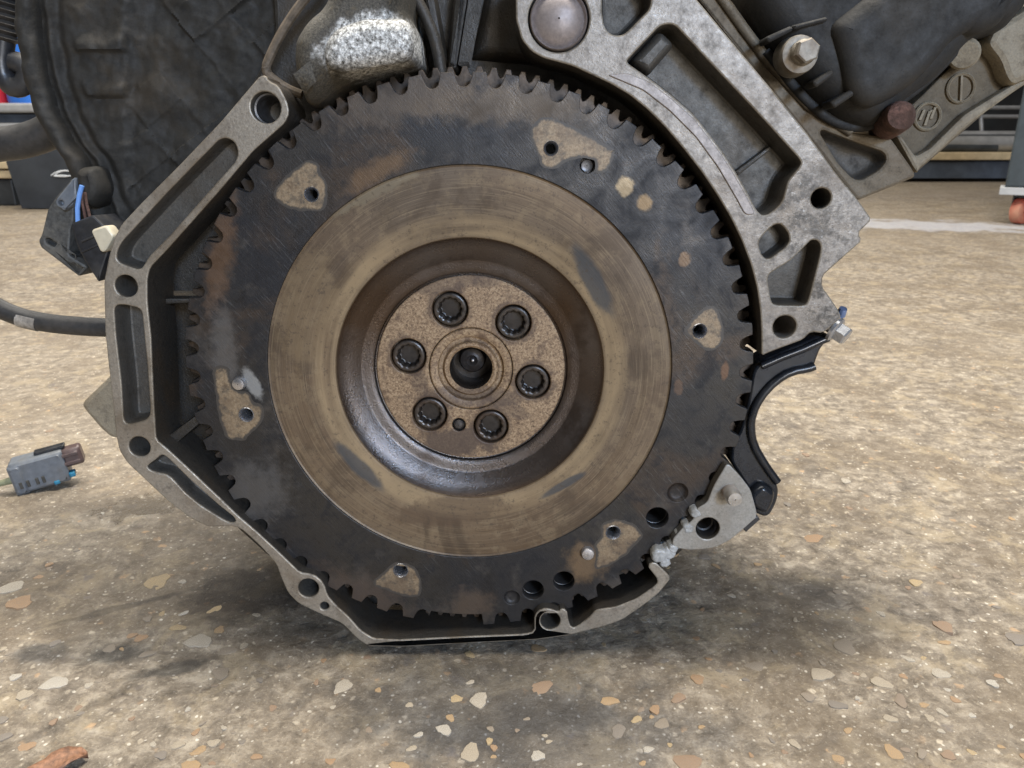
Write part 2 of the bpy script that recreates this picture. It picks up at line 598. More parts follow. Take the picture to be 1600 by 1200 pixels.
# --- flywheel materials (origin of the object = centre of the flywheel)
def mat_plate():
    t = NT('blued_flywheel_steel')
    r, a, x, z = t.polar()
    arc = t.comb(t.math('MULTIPLY', r, 260.0), t.math('MULTIPLY', a, 2.2), 0.0)
    scr = t.noise(1.0, 6, 0.75, arc)
    diag = t.comb(t.math('ADD', t.math('MULTIPLY', x, 900.0), t.math('MULTIPLY', z, 750.0)), t.math('MULTIPLY', t.math('SUBTRACT', x, z), 60.0), 0.3)
    scr2 = t.noise(1.0, 4, 0.7, diag)
    fine = t.noise(1300, 4, 0.75)
    mid = t.noise(70, 6, 0.65, dist=0.5)
    big = t.noise(17, 4, 0.55, dist=0.8)
    c = t.ramp(t.noise(11, 3, 0.5), [(0.35, (0.016, 0.0165, 0.020)), (0.62, (0.032, 0.028, 0.024))])
    c = t.mix(t.math('MULTIPLY', t.step(big, 0.52, 0.66), 0.7), c, (0.058, 0.038, 0.024))
    c = t.mix(t.math('MULTIPLY', t.step(mid, 0.50, 0.66), 0.75), c, (0.010, 0.010, 0.012))
    c = t.mix(t.math('MULTIPLY', t.step(t.noise(210, 5, 0.8), 0.52, 0.62), 0.5), c, (0.012, 0.011, 0.011))
    c = t.mix(t.math('MULTIPLY', t.step(t.noise(33, 5, 0.7, t.vmath('ADD', t.co(), (1.7, 0, 0.4))), 0.53, 0.68), 0.5), c, (0.085, 0.074, 0.064))
    c = t.mix(t.math('MULTIPLY', t.math('MULTIPLY', t.step(scr2, 0.56, 0.72), t.step(big, 0.40, 0.58)), 0.42), c, (0.13, 0.13, 0.13))
    c = t.mix(t.math('MULTIPLY', t.step(scr, 0.57, 0.75), 0.25), c, (0.015, 0.015, 0.018))
    c = t.mix(t.math('MULTIPLY', t.step(fine, 0.64, 0.74), 0.45), c, (0.22, 0.22, 0.215))
    for (px, py, rx, ry, rot, col, k) in (
            (590, 268, 0.018, 0.0045, 0.5, (0.135, 0.082, 0.042), 0.75),
            (345, 400, 0.0055, 0.026, -0.25, (0.125, 0.072, 0.040), 0.7),
            (640, 150, 0.036, 0.010, 0.25, (0.105, 0.082, 0.062), 0.7),
            (860, 160, 0.030, 0.010, -0.3, (0.075, 0.060, 0.046), 0.7),
            (780, 165, 0.036, 0.008, 0.0, (0.11, 0.082, 0.055), 0.6),
            (977, 291, 0.0042, 0.0045, 0, (0.30, 0.225, 0.13), 0.95),
            (1007, 317, 0.0036, 0.0036, 0, (0.22, 0.145, 0.07), 0.9),
            (1070, 405, 0.003, 0.0036, 0, (0.16, 0.10, 0.055), 0.8),
            (1132, 580, 0.002, 0.005, 0, (0.16, 0.085, 0.045), 0.7),
            (1060, 605, 0.0025, 0.004, 0, (0.13, 0.08, 0.05), 0.6),
            (735, 945, 0.012, 0.009, 0, (0.12, 0.085, 0.06), 0.6),
            (560, 930, 0.028, 0.012, -0.4, (0.085, 0.062, 0.048), 0.7),
            (915, 880, 0.010, 0.010, 0.6, (0.20, 0.13, 0.07), 0.7),
            (1075, 850, 0.008, 0.01, 0.5, (0.2, 0.17, 0.11), 0.4),
            (350, 545, 0.006, 0.02, 0, (0.15, 0.14, 0.13), 0.5),
            (395, 600, 0.0035, 0.009, 0.4, (0.30, 0.30, 0.29), 0.75),
            (395, 770, 0.018, 0.016, 0.3, (0.11, 0.105, 0.10), 0.6)):
        c = t.mix(t.math('MULTIPLY', (t.spot(px, py, rx, ry, rot, 0.3, 210, 1.2, 0.7) if rx < 0.0045 else t.spot(px, py, rx, ry, rot, 0.55, 130, 1.5, 0.4)), k), c, col)
    nrm = t.bump(t.math('ADD', t.math('MULTIPLY', scr2, 0.5), mid), 0.25, 0.0008)
    nrm = t.bump(fine, 0.35, 0.0003, nrm)
    rough = t.lerp(mid, 0.3, 0.7, 0.30, 0.62)
    return t.done(c, rough, 0.35, nrm)


def mat_friction():
    t = NT('brown_glazed_friction_steel')
    r, a, x, z = t.polar()
    ca, sa = t.math('COSINE', a), t.math('SINE', a)
    arc = t.comb(t.math('MULTIPLY', r, 520.0), t.math('MULTIPLY', ca, 1.6), t.math('MULTIPLY', sa, 1.6))
    arc2 = t.comb(t.math('MULTIPLY', r, 1700.0), t.math('MULTIPLY', ca, 2.5), t.math('MULTIPLY', sa, 2.5))
    arc3 = t.comb(t.math('MULTIPLY', r, 130.0), t.math('MULTIPLY', ca, 1.1), t.math('MULTIPLY', sa, 1.1))
    s1, s2, s3 = t.noise(1.0, 4, 0.65, arc), t.noise(1.0, 3, 0.7, arc2), t.noise(1.0, 3, 0.5, arc3)
    fine = t.noise(900, 5, 0.75)
    mid = t.noise(60, 5, 0.6)
    c = t.ramp(t.noise(10, 3, 0.5), [(0.38, (0.090, 0.055, 0.029)), (0.62, (0.165, 0.115, 0.068))])
    grey = t.step(t.noise(7.5, 2, 0.5, t.vmath('ADD', t.co(), (3.3, 0, 1.2))), 0.42, 0.62)
    c = t.mix(t.math('MULTIPLY', grey, 0.55), c, (0.105, 0.086, 0.066))
    c = t.mix(t.math('MULTIPLY', t.step(t.noise(90, 5, 0.75), 0.47, 0.62), 0.45), c, (0.21, 0.155, 0.092))
    blot = t.step(t.noise(24, 4, 0.65, t.vmath('ADD', t.co(), (0.3, 0, 2.2)), 0.6), 0.48, 0.64)
    c = t.mix(t.math('MULTIPLY', blot, 0.7), c, (0.055, 0.035, 0.020))
    c = t.mix(t.math('MULTIPLY', t.step(s1, 0.52, 0.72), 0.55), c, (0.07, 0.046, 0.026))
    c = t.mix(t.math('MULTIPLY', t.step(s2, 0.52, 0.70), 0.38), c, (0.28, 0.215, 0.135))
    c = t.mix(t.math('MULTIPLY', t.step(s2, 0.46, 0.32), 0.35), c, (0.04, 0.027, 0.016))
    # bright worn band near the inner edge and blackened flats in it
    band = t.math('MULTIPLY', t.step(r, 0.066, 0.0705), t.step(r, 0.0815, 0.075))
    c = t.mix(t.math('MULTIPLY', band, t.lerp(s3, 0.35, 0.6, 0.15, 0.75)), c, (0.31, 0.225, 0.125))
    for (px, py, rx, ry, rot) in ((928, 440, 0.0048, 0.0190, 0.52), (560, 730, 0.0040, 0.0170, 0.75), (880, 760, 0.013, 0.0022, 0.55)):
        c = t.mix(t.math('MULTIPLY', t.spot(px, py, rx, ry, rot, 0.16, 120, 1.25, 0.7), 0.8), c, (0.035, 0.042, 0.05))
    for (px, py, rx, ry, rot, col, k) in ((700, 800, 0.030, 0.009, 0.1, (0.075, 0.045, 0.025), 0.6), (560, 300, 0.03, 0.006, 0.4, (0.2, 0.165, 0.11), 0.6), (480, 480, 0.014, 0.03, -0.2, (0.19, 0.135, 0.075), 0.5)):
        c = t.mix(t.math('MULTIPLY', t.spot(px, py, rx, ry, rot, 0.35, 120), k), c, col)
    c = t.mix(t.math('MULTIPLY', t.step(t.noise(420, 5, 0.8), 0.54, 0.66), 0.6), c, (0.06, 0.042, 0.028))
    c = t.mix(t.math('MULTIPLY', t.step(fine, 0.66, 0.74), 0.5), c, (0.33, 0.29, 0.22))
    nrm = t.bump(s2, 0.12, 0.0003)
    nrm = t.bump(fine, 0.15, 0.0002, nrm)
    return t.done(c, t.lerp(s3, 0.3, 0.7, 0.40, 0.62), 0.3, nrm)


def mat_dish():
    t = NT('oily_dish_steel')
    r, a, x, z = t.polar()
    fine = t.noise(1500, 5, 0.8)
    mid = t.noise(60, 5, 0.6)
    c = t.ramp(t.noise(14, 3, 0.5), [(0.38, (0.075, 0.051, 0.035)), (0.62, (0.115, 0.103, 0.098))])
    c = t.mix(t.math('MULTIPLY', t.step(mid, 0.52, 0.7), 0.6), c, (0.04, 0.027, 0.019))
    c = t.mix(t.math('MULTIPLY', t.step(fine, 0.62, 0.72), 0.35), c, (0.12, 0.11, 0.10))
    rim = t.step(r, 0.0655, 0.0672)
    c = t.mix(t.math('MULTIPLY', rim, 0.5), c, (0.06, 0.035, 0.02))
    nrm = t.bump(t.noise(1000, 4, 0.7), 0.55, 0.0004)
    return t.done(c, t.lerp(mid, 0.3, 0.7, 0.22, 0.36), 0.8, nrm, 0.5)


def mat_hub():
    t = NT('tan_stained_hub')
    fine = t.noise(850, 6, 0.8, dist=0.6)
    mid = t.noise(95, 6, 0.65, dist=0.4)
    c = t.ramp(fine, [(0.36, (0.075, 0.043, 0.024)), (0.5, (0.26, 0.172, 0.098)), (0.66, (0.42, 0.31, 0.19))])
    c = t.mix(t.math('MULTIPLY', t.step(mid, 0.52, 0.66), 0.7), c, (0.08, 0.045, 0.027))
    for (px, py, rx, ry, rot, k) in ((715, 690, 0.024, 0.008, 0.05, 0.85), (735, 620, 0.03, 0.006, 0, 0.6), (700, 440, 0.02, 0.005, 0.2, 0.5), (655, 600, 0.004, 0.012, 0.2, 0.45), (800, 640, 0.012, 0.004, -0.4, 0.45), (760, 440, 0.007, 0.004, 0, 0.4)):
        c = t.mix(t.math('MULTIPLY', t.spot(px, py, rx, ry, rot, 0.4, 160, Y=0.011), k), c, (0.065, 0.043, 0.032))
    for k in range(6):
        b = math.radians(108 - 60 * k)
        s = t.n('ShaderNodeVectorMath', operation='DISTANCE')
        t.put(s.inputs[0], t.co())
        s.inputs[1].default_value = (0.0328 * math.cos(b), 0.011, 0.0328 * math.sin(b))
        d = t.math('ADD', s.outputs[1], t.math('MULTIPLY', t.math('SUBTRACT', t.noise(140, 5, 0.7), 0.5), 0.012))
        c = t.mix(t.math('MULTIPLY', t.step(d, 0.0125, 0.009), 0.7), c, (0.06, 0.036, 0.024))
    nrm = t.bump(fine, 0.25, 0.0003)
    return t.done(c, 0.55, 0.1, nrm)


def mat_pad():
    t = NT('tan_mounting_face')
    fine = t.noise(700, 6, 0.8)
    mid = t.noise(150, 6, 0.7)
    c = t.ramp(fine, [(0.3, (0.165, 0.110, 0.062)), (0.7, (0.33, 0.255, 0.165))])
    c = t.mix(t.math('MULTIPLY', t.step(mid, 0.5, 0.66), 0.7), c, (0.085, 0.055, 0.033))
    sx = t.math('MULTIPLY', t.step(t.noise(45, 4, 0.6), 0.5, 0.66), 0.6)
    c = t.mix(sx, c, (0.09, 0.06, 0.04))
    c = t.mix(t.math('MULTIPLY', t.step(t.noise(210, 6, 0.75), 0.57, 0.68), 0.5), c, (0.06, 0.048, 0.038))
    at = t.n('ShaderNodeAttribute')
    at.attribute_name = 'worn'
    e = t.math('ADD', at.outputs['Fac'], t.math('MULTIPLY', t.math('SUBTRACT', t.noise(170, 4, 0.75), 0.5), 2.4))
    c = t.mix(t.step(e, 0.4, 1.15), (0.055, 0.048, 0.041), c)
    return t.done(c, 0.5, 0.2, t.bump(fine, 0.3, 0.0002))


M['plate'], M['friction'], M['dish'], M['hub'], M['pad'] = mat_plate(), mat_friction(), mat_dish(), mat_hub(), mat_pad()


# ------------------------------------------------------------------ the setting
def mat_floor():
    t = NT('worn_oily_concrete')
    fine = t.noise(430, 6, 0.85)
    mid = t.noise(80, 6, 0.74, dist=0.3)
    big = t.noise(9, 5, 0.6, dist=0.5)
    huge = t.noise(1.3, 4, 0.55)
    c = t.ramp(mid, [(0.32, (0.082, 0.066, 0.049)), (0.5, (0.205, 0.171, 0.130)), (0.68, (0.40, 0.348, 0.272))])
    c = t.mix(t.math('MULTIPLY', t.step(big, 0.44, 0.60), 0.6), c, (0.13, 0.098, 0.064))
    c = t.mix(t.math('MULTIPLY', t.step(t.noise(26, 5, 0.7, t.vmath('ADD', t.co(), (5.0, 2.0, 0.0)), 0.6), 0.50, 0.64), 0.55), c, (0.34, 0.275, 0.18))
    c = t.mix(t.math('MULTIPLY', t.step(t.noise(31, 5, 0.7, t.vmath('ADD', t.co(), (1.0, 7.0, 0.0)), 0.6), 0.54, 0.66), 0.6), c, (0.10, 0.082, 0.064))
    c = t.mix(t.math('MULTIPLY', t.step(huge, 0.45, 0.65), 0.35), c, (0.26, 0.215, 0.16))
    c = t.mix(t.math('MULTIPLY', t.step(fine, 0.54, 0.66), 0.42), c, (0.50, 0.44, 0.34))
    c = t.mix(t.math('MULTIPLY', t.step(fine, 0.44, 0.34), 0.55), c, (0.06, 0.049, 0.036))
    # pale and orange aggregate too small to be pieces of their own
    wet = None
    for sc, thr, col in ((170, 0.20, (0.45, 0.39, 0.30)), (105, 0.17, (0.36, 0.235, 0.13)), (330, 0.2, (0.58, 0.54, 0.46)), (60, 0.16, (0.12, 0.105, 0.10))):
        if wet is None:
            wet = t.n('ShaderNodeTexNoise')
            t.put(wet.inputs['Vector'], t.co())
            wet.inputs['Scale'].default_value = 300
            wet.inputs['Detail'].default_value = 1.0
        wn = wet
        wv = t.vmath('ADD', t.co(), t.vmath('MULTIPLY', t.vmath('SUBTRACT', wn.outputs[1], (0.5, 0.5, 0.5)), (0.55 / sc, 0.55 / sc, 0.0)))
        vd = t.n('ShaderNodeTexVoronoi')
        t.put(vd.inputs['Vector'], wv)
        vd.inputs['Scale'].default_value = sc
        sp = t.n('ShaderNodeSeparateColor')
        t.put(sp.inputs[0], vd.outputs['Color'])
        keep = t.step(sp.outputs[0], 0.52, 0.6)
        size = t.math('MULTIPLY', sp.outputs[1], thr * 1.6)
        m = t.math('MULTIPLY', t.step(t.math('SUBTRACT', vd.outputs['Distance'], size), 0.06, -0.10), keep)
        shade = t.mix(sp.outputs[2], col, tuple(min(1, k * 1.35) for k in col))
        c = t.mix(t.math('MULTIPLY', t.math('MULTIPLY', m, t.lerp(mid, 0.35, 0.6, 0.15, 1.0)), 0.72), c, shade)
    wet = None
    # oil and dirt stains, the first with shadow painted in (px, py, radii in metres, turn, colour, strength)
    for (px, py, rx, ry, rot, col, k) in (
            (395, 925, 0.046, 0.034, 0.35, (0.034, 0.026, 0.020), 0.85),  # oil, with the engine's shadow on its left painted in
            (760, 1095, 0.085, 0.040, 0.0, (0.080, 0.073, 0.066), 0.9),
            (900, 1150, 0.075, 0.030, 0.1, (0.11, 0.10, 0.09), 0.8),
            (180, 1020, 0.018, 0.009, 0.2, (0.045, 0.042, 0.038), 0.75),
            (265, 1045, 0.022, 0.006, 0.35, (0.045, 0.042, 0.038), 0.75),
            (60, 1020, 0.016, 0.009, 0.1, (0.07, 0.067, 0.065), 0.7),
            (200, 945, 0.045, 0.004, 0.5, (0.060, 0.050, 0.042), 0.7),
            (130, 1110, 0.040, 0.004, 0.9, (0.090, 0.075, 0.060), 0.6),
            (70, 900, 0.05, 0.02, 0.1, (0.11, 0.09, 0.07), 0.55),
            (1380, 940, 0.08, 0.022, -0.1, (0.15, 0.13, 0.11), 0.5),
            (1330, 700, 0.10, 0.05, 0.0, (0.19, 0.16, 0.135), 0.45),
            (60, 590, 0.30, 0.10, 0.1, (0.20, 0.165, 0.13), 0.45),
            (1450, 305, 2.0, 0.42, 0.0, (0.17, 0.145, 0.12), 0.75)):
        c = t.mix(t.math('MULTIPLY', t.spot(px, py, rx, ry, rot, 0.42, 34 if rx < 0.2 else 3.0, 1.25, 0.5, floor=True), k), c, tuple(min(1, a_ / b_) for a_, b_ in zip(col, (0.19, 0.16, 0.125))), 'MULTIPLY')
    wet = t.spot(225, 790, 0.035, 0.024, 0.4, 0.6, 80, 1.1, 0.6, floor=True)
    c = t.mix(t.math('MULTIPLY', wet, 0.55), c, (0.10, 0.078, 0.05))
    floor_sheen = t.spot(1440, 352, 0.52, 0.16, -0.30, 0.8, 11, 1.2, 0.5, floor=True)  # pale wet sheen painted into the floor colour
    c = t.mix(t.math('MULTIPLY', floor_sheen, 0.5), c, (0.50, 0.52, 0.58))
    h = t.math('ADD', t.math('MULTIPLY', fine, 0.5), mid)
    nrm = t.bump(h, 0.8, 0.0022)
    nrm = t.bump(t.noise(1400, 3, 0.7), 0.35, 0.0005, nrm)
    rough = t.math('SUBTRACT', t.lerp(fine, 0.3, 0.7, 0.48, 0.8), t.math('MULTIPLY', wet, 0.5))
    return t.done(c, rough, 0.0, nrm, 0.45)


fm = MB()


def floor_h(x, y):
    """worn relief of the slab near the engine, in metres"""
    f = min(1, max(0, (0.95 - y) / 0.3)) * min(1, max(0, (0.75 - abs(x)) / 0.15))
    if f <= 0:
        return 0.0
    a = mnoise.noise(Vector((x * 38, y * 38, 0.3))) * 0.0009
    b = mnoise.noise(Vector((x * 120, y * 120, 1.3))) * 0.0006
    c = mnoise.noise(Vector((x * 270, y * 270, 2.3)))
    return f * (a + b + c * 0.0004 - max(0, c - 0.32) * 0.0035 - 0.0006)


def steps(lo, hi, d, a, b):
    out = [lo + (hi - lo) * k / round((hi - lo) / d) for k in range(round((hi - lo) / d) + 1)]
    k = d
    while out[-1] < b:
        k *= 1.6
        out.append(min(b, out[-1] + k))
    k = d
    while out[0] > a:
        k *= 1.6
        out.insert(0, max(a, out[0] - k))
    return out


fx, fy = steps(-0.62, 0.62, 0.0024, -40, 40), steps(-0.30, 0.62, 0.0024, -3, 11)
fm.v = [(x, y, floor_h(x, y)) for y in fy for x in fx]
nx = len(fx)
for j in range(len(fy) - 1):
    for i in range(nx - 1):
        fm.f.append((j * nx + i, j * nx + i + 1, (j + 1) * nx + i + 1, (j + 1) * nx + i))
fm.m = [0] * len(fm.f)
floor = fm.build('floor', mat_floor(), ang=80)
tag(floor, kind='structure')


def mat_stone():
    t = NT('floor_aggregate_stone')
    oi = t.n('ShaderNodeObjectInfo').outputs['Random']
    c = t.ramp(oi, [(0.0, (0.42, 0.22, 0.08)), (0.12, (0.50, 0.30, 0.11)), (0.26, (0.56, 0.40, 0.18)), (0.36, (0.50, 0.43, 0.32)), (0.46, (0.56, 0.51, 0.42)),
                        (0.58, (0.26, 0.215, 0.165)), (0.68, (0.31, 0.17, 0.085)), (0.78, (0.17, 0.155, 0.145)), (0.86, (0.24, 0.17, 0.12)), (0.93, (0.60, 0.57, 0.50))], 'CONSTANT')
    n = t.noise(330, 5, 0.7)
    c = t.mix(t.math('MULTIPLY', t.step(t.noise(150, 5, 0.75), 0.42, 0.56), 0.9), c, (0.20, 0.168, 0.128))
    c = t.mix(t.math('MULTIPLY', t.step(n, 0.45, 0.62), 0.65), c, (0.12, 0.098, 0.075))
    c = t.mix(t.math('MULTIPLY', t.step(t.noise(800, 4, 0.7), 0.5, 0.68), 0.3), c, (0.55, 0.5, 0.42))
    return t.done(c, 0.6, 0, t.bump(n, 0.4, 0.0006))


M['stone'] = mat_stone()
shapes = []
for k in range(12):
    rr = random.Random(100 + k)
    n = rr.choice((12, 13, 14))
    asp = rr.uniform(0.45, 0.95)
    ph = rr.random() * 6
    base = []
    for i in range(n):
        a = 2 * math.pi * i / n
        r = 1 + 0.2 * math.sin(2 * a + ph) + 0.14 * math.sin(3 * a + ph * 2.3) + 0.08 * math.sin(5 * a + ph * 3.1) + rr.uniform(-0.06, 0.06)
        base.append((r * math.cos(a), r * asp * math.sin(a)))
    mb = MB()
    mb.v = [(x * 1.0, y * 1.0, -0.25) for x, y in base] + [(x * 0.93, y * 0.93, 0.035) for x, y in base] + [(x * 0.7, y * 0.7, 0.06 + rr.uniform(-0.01, 0.02)) for x, y in base]
    for j in range(2):
        for i in range(n):
            i2 = (i + 1) % n
            mb.face((j * n + i, j * n + i2, (j + 1) * n + i2, (j + 1) * n + i))
    mb.face([2 * n + i for i in range(n)])
    o = mb.build('stone', M['stone'], ang=60)
    shapes.append(o.data)
    bpy.data.objects.remove(o)
rs = random.Random(21)
FIXED = [(952, 1094, 11), (1035, 1130, 10), (846, 1073, 14), (748, 1092, 14), (535, 1070, 13), (968, 1140, 12), (30, 940, 17), (245, 908, 17), (15, 918, 14), (118, 1030, 0), (85, 1066, 14),
         (1320, 1008, 15), (1283, 1052, 14), (1377, 1067, 11), (1408, 1095, 12), (1470, 1050, 12), (1475, 978, 14), (1590, 998, 15), (1270, 840, 14), (1180, 1040, 12), (1090, 1060, 11),
         (1075, 1190, 17), (220, 995, 9), (333, 952, 12), (278, 980, 10), (310, 1000, 16), (355, 1015, 12), (345, 1050, 12), (230, 1020, 10), (625, 1195, 12), (735, 1175, 14), (840, 1180, 10), (1060, 1090, 10)]
placed = []
items = [(x, y, r) for x, y, r in FIXED if r]
tries = 0
while len(items) < 295 and tries < 8000:
    tries += 1
    y = 640 + 600 * math.sqrt(rs.random())
    x = rs.uniform(-40, 1640)
    if 190 < x < 1190 and y < 840 or (430 < x < 1010 and y < 1000):
        continue
    r = rs.choice((3.5, 4, 4, 4.5, 5, 5, 5.5, 6, 6, 7, 8, 10)) * (0.62 + 0.5 * (y - 640) / 600)
    items.append((x, y, r))
for x, y, r in items:
    p = G(x, y)
    if any((p - q_).length < (s_ + r * 0.0004) for q_, s_ in placed):
        continue
    size = r * (CAM - p).length / F_PX * 1.15
    placed.append((p, size))
    o = bpy.data.objects.new('stone', rs.choice(shapes))
    COL.objects.link(o)
    o.parent = floor
    o.location = (p.x, p.y, floor_h(p.x, p.y) + 0.0002)
    o.rotation_euler = (0, 0, rs.random() * 6.28)
    o.scale = (size, size, min(size, 0.006))

wallm = simple('dark_workshop_wall', (0.035, 0.037, 0.04), 0.8, 0, 0.3, 3, 0.1, 0.01, dirt=(0.03, 0.03, 0.03), dirt_amt=0.7)
mb = MB()
mb.box((-40, 8.2, 0), (40, 8.4, 6.0))
tag(mb.build('back_wall', wallm), kind='structure')

# ------------------------------------------------------------------ the engine
ENG = empty('engine', CENTRE, (-TILT, 0, 0))
tag(ENG, 'dirty aluminium car engine standing on the concrete floor with its round flywheel exposed', 'engine')
PY = -0.006                                     # plane of the machined mating face


def pl(pts, Y=PY, cut=6, n=2):
    return EL(soft(pts, cut, n), Y)


# --- flywheel -------------------------------------------------------
RT, RR = 0.1427, 0.1362
outl = []
N = 60
prof = [(0.0, 0.0), (0.17, -0.0002), (0.40, 0.0), (0.45, 0.45), (0.51, 0.82), (0.60, 1.0), (0.70, 1.04), (0.80, 1.0), (0.89, 0.82), (0.95, 0.45)]
rt = random.Random(5)
for k in range(N):
    gap = k in (43, 44)
    for fr, dp in prof:
        a = math.radians(6.0 * (k + fr) + 2.2)
        d = 1.0 if gap else dp
        tip = RT - rt.uniform(0, 0.0003)
        r = tip - (tip - RR) * max(0, d)
        outl.append((r * math.cos(a), r * math.sin(a)))
RIN = 0.1017


def hole(px, py, r, depth=None, dr=0.0, m=2, Y=0.0, n=26):
    return (pxcircle(px, py, r, Y, n), depth, dr, m)


SCREWS = [(487, 304), (861, 232), (1093, 517), (958, 832), (626, 891), (385, 648)]
mb = MB()
hs = [(circle(0, 0, RIN, 140), None, 0, 1)]
hs += [hole(x, y, 10.5) for x, y in SCREWS]
hs += [hole(1027, 809, 17.5), hole(881, 908, 16.5), hole(833, 922, 16.5), hole(1059, 770, 16, 0.0022, 0.0024, 0), hole(800, 934, 12, 0.0015, 0.002, 0), hole(918, 258, 12, 0.006)]
mb.plate(outl, 0.0, 0.0055, 0.00035, hs, 0, 1)
FW = mb.build('flywheel', [M['plate'], M['dark_steel'], M['dark_steel']], ENG, 30)
FW['label'] = 'round blued steel flywheel with toothed edge'

mb = MB()                                       # solid body behind the toothed plate
mb.plate(circle(0, 0, 0.1330, 120), 0.0068, 0.024, 0.0003, [(h[0], 0.022, 0.0, 0) for h in hs[1:10]] + [(circle(0, 0, 0.1, 90), None, 0, 0)], 0, 0)
mb.build('flywheel_body', M['dark_steel'], FW)

mb = MB()                                       # starter ring gear
g = []
NT_ = 132
for k in range(NT_):
    for fr, r in ((0.0, 0.1466), (0.30, 0.1466), (0.48, 0.1432), (0.62, 0.1424), (0.68, 0.1424), (0.82, 0.1432)):
        a = 2 * math.pi * (k + fr) / NT_
        rr = r - rt.uniform(0, 0.0003)
        g.append((rr * math.cos(a), rr * math.sin(a)))
mb.plate(g, 0.0135, 0.010, 0.0004, [(circle(0, 0, 0.1325, 90), None, 0, 0)], 0, 0)
mb.build('ring_gear', M['ring'] if 'ring' in M else simple('worn_brown_gear_steel', (0.062, 0.046, 0.034), 0.45, 0.4, 0.6, 180, 0.4, dirt=(0.02, 0.016, 0.013), dirt_amt=0.8), FW)

mb = MB()
mb.lathe([(0.1022, 0.006), (0.1016, 0.0010), (0.1008, 0.0014), (0.0690, 0.0014), (0.0680, 0.0017), (0.0676, 0.0025)], 160)
mb.build('friction_face', M['friction'], FW, 25)
mb = MB()
mb.lathe([(0.0682, 0.0022), (0.0671, 0.0032), (0.0655, 0.0046), (0.0628, 0.0062), (0.0572, 0.0084), (0.0566, 0.0090), (0.0558, 0.0093), (0.0545, 0.0094), (0.0525, 0.0098), (0.0508, 0.0100), (0.0500, 0.0106), (0.0496, 0.0128), (0.0480, 0.0132), (0.047, 0.0132)], 140)
mb.build('dish', M['dish'], FW, 40)
mb = MB()
bolts = [(0.0328 * math.cos(math.radians(108 - 60 * k)), 0.0328 * math.sin(math.radians(108 - 60 * k))) for k in range(6)]
bh = [(circle(c[0], c[1], 0.0093, 30), 0.0072, 0.0001, 0) for c in bolts]
bh.append((circle(0, 0, 0.0218, 60), None, 0, 0))
dw = E(717, 664, 0.0105)
bh.append((circle(dw[0], dw[1], 0.0036, 20), 0.004, 0.0001, 1))
mb.plate(circle(0, 0, 0.0486, 110), 0.0108, 0.008, 0.0006, bh, 0, 1)
mb.build('hub_plate', [M['hub'], M['dark_steel']], FW)
mb = MB()                                       # crankshaft nose ring
mb.lathe([(0.0214, 0.018), (0.0214, 0.0116), (0.0208, 0.0110), (0.0180, 0.0110), (0.0172, 0.0114), (0.0170, 0.0140), (0.0166, 0.0146), (0.0150, 0.0146), (0.0144, 0.0142), (0.0140, 0.0124), (0.0135, 0.0118), (0.0122, 0.0118), (0.0112, 0.0126), (0.0108, 0.0145), (0.0106, 0.034), (0.0001, 0.034)], 64, mats=[0] * 12 + [1] * 4)
mb.build('crankshaft_ring', [M['hub'], M['socket']], FW)
mb = MB()
mb.lathe([(0.0072, 0.034), (0.0072, 0.0275), (0.0062, 0.0250), (0.0030, 0.0236), (0.0023, 0.0243), (0.0010, 0.0262), (0.0002, 0.0264)], 40, c=(0, 0.0016))
PS = mb.build('pilot_shaft', simple('greasy_shaft_steel', (0.045, 0.04, 0.038), 0.4, 0.4, 0.5, 400, 0.4, dirt=(0.03, 0.02, 0.014), dirt_amt=0.7), FW)
mb = MB()
mb.lathe([(0.0011, 0.0262), (0.0010, 0.0232), (0.0006, 0.0226), (0.0001, 0.0225)], 16, c=(0.0004, 0.0018))
mb.build('bright_tip', M['steel'], FW)
mb = MB()
mb.lathe([(0.0026, 0.016), (0.0026, 0.0112), (0.0019, 0.0106), (0.0002, 0.0104)], 20, c=dw)
mb.build('dowel', M['dark_steel'], FW)
for k, c in enumerate(bolts):
    mb = MB()
    outer = circle(c[0], c[1], 0.0083, 36)
    tx = []
    for i in range(72):
        a = 2 * math.pi * i / 72 + 0.4 * k
        r = 0.0058 + 0.00028 * math.cos(12 * a)
        tx.append((c[0] + r * math.cos(a), c[1] + r * math.sin(a)))
    mb.plate(outer, 0.0114, 0.006, 0.0009, [(tx, 0.0055, 0.0008, 1)], 0, 0)
    mb.build('bolt', [M['hubbolt'] if 'hubbolt' in M else M.setdefault('hubbolt', simple('oily_bolt_head', (0.060, 0.050, 0.042), 0.34, 0.4, 0.5, 250, 0.4, dirt=(0.055, 0.034, 0.022), dirt_amt=0.85)), M['socket']], FW)

PADS = [
    [(482, 248), (500, 257), (498, 268), (510, 284), (512, 299), (511, 323), (500, 332), (487, 328), (472, 331), (443, 323), (426, 307), (430, 294), (448, 273)],
    [(832, 194), (848, 182), (867, 186), (895, 197), (919, 210), (961, 234), (961, 239), (948, 270), (930, 272), (930, 249), (907, 247), (885, 252), (867, 265), (846, 262), (838, 236), (827, 213)],
    [(1066, 518), (1076, 505), (1092, 486), (1108, 476), (1121, 481), (1131, 512), (1131, 533), (1118, 547), (1105, 549), (1087, 536)],
    [(938, 819), (956, 811), (982, 814), (1001, 827), (1006, 838), (982, 864), (951, 885), (928, 890), (932, 865), (927, 851), (940, 838)],
    [(616, 878), (629, 878), (652, 888), (659, 911), (658, 930), (642, 934), (616, 927), (581, 914), (584, 906), (600, 893)],
    [(332, 575), (343, 570), (358, 573), (360, 600), (372, 612), (390, 612), (395, 629), (409, 631), (414, 647), (406, 665), (388, 681), (385, 690), (353, 685), (343, 657), (336, 613)],
]
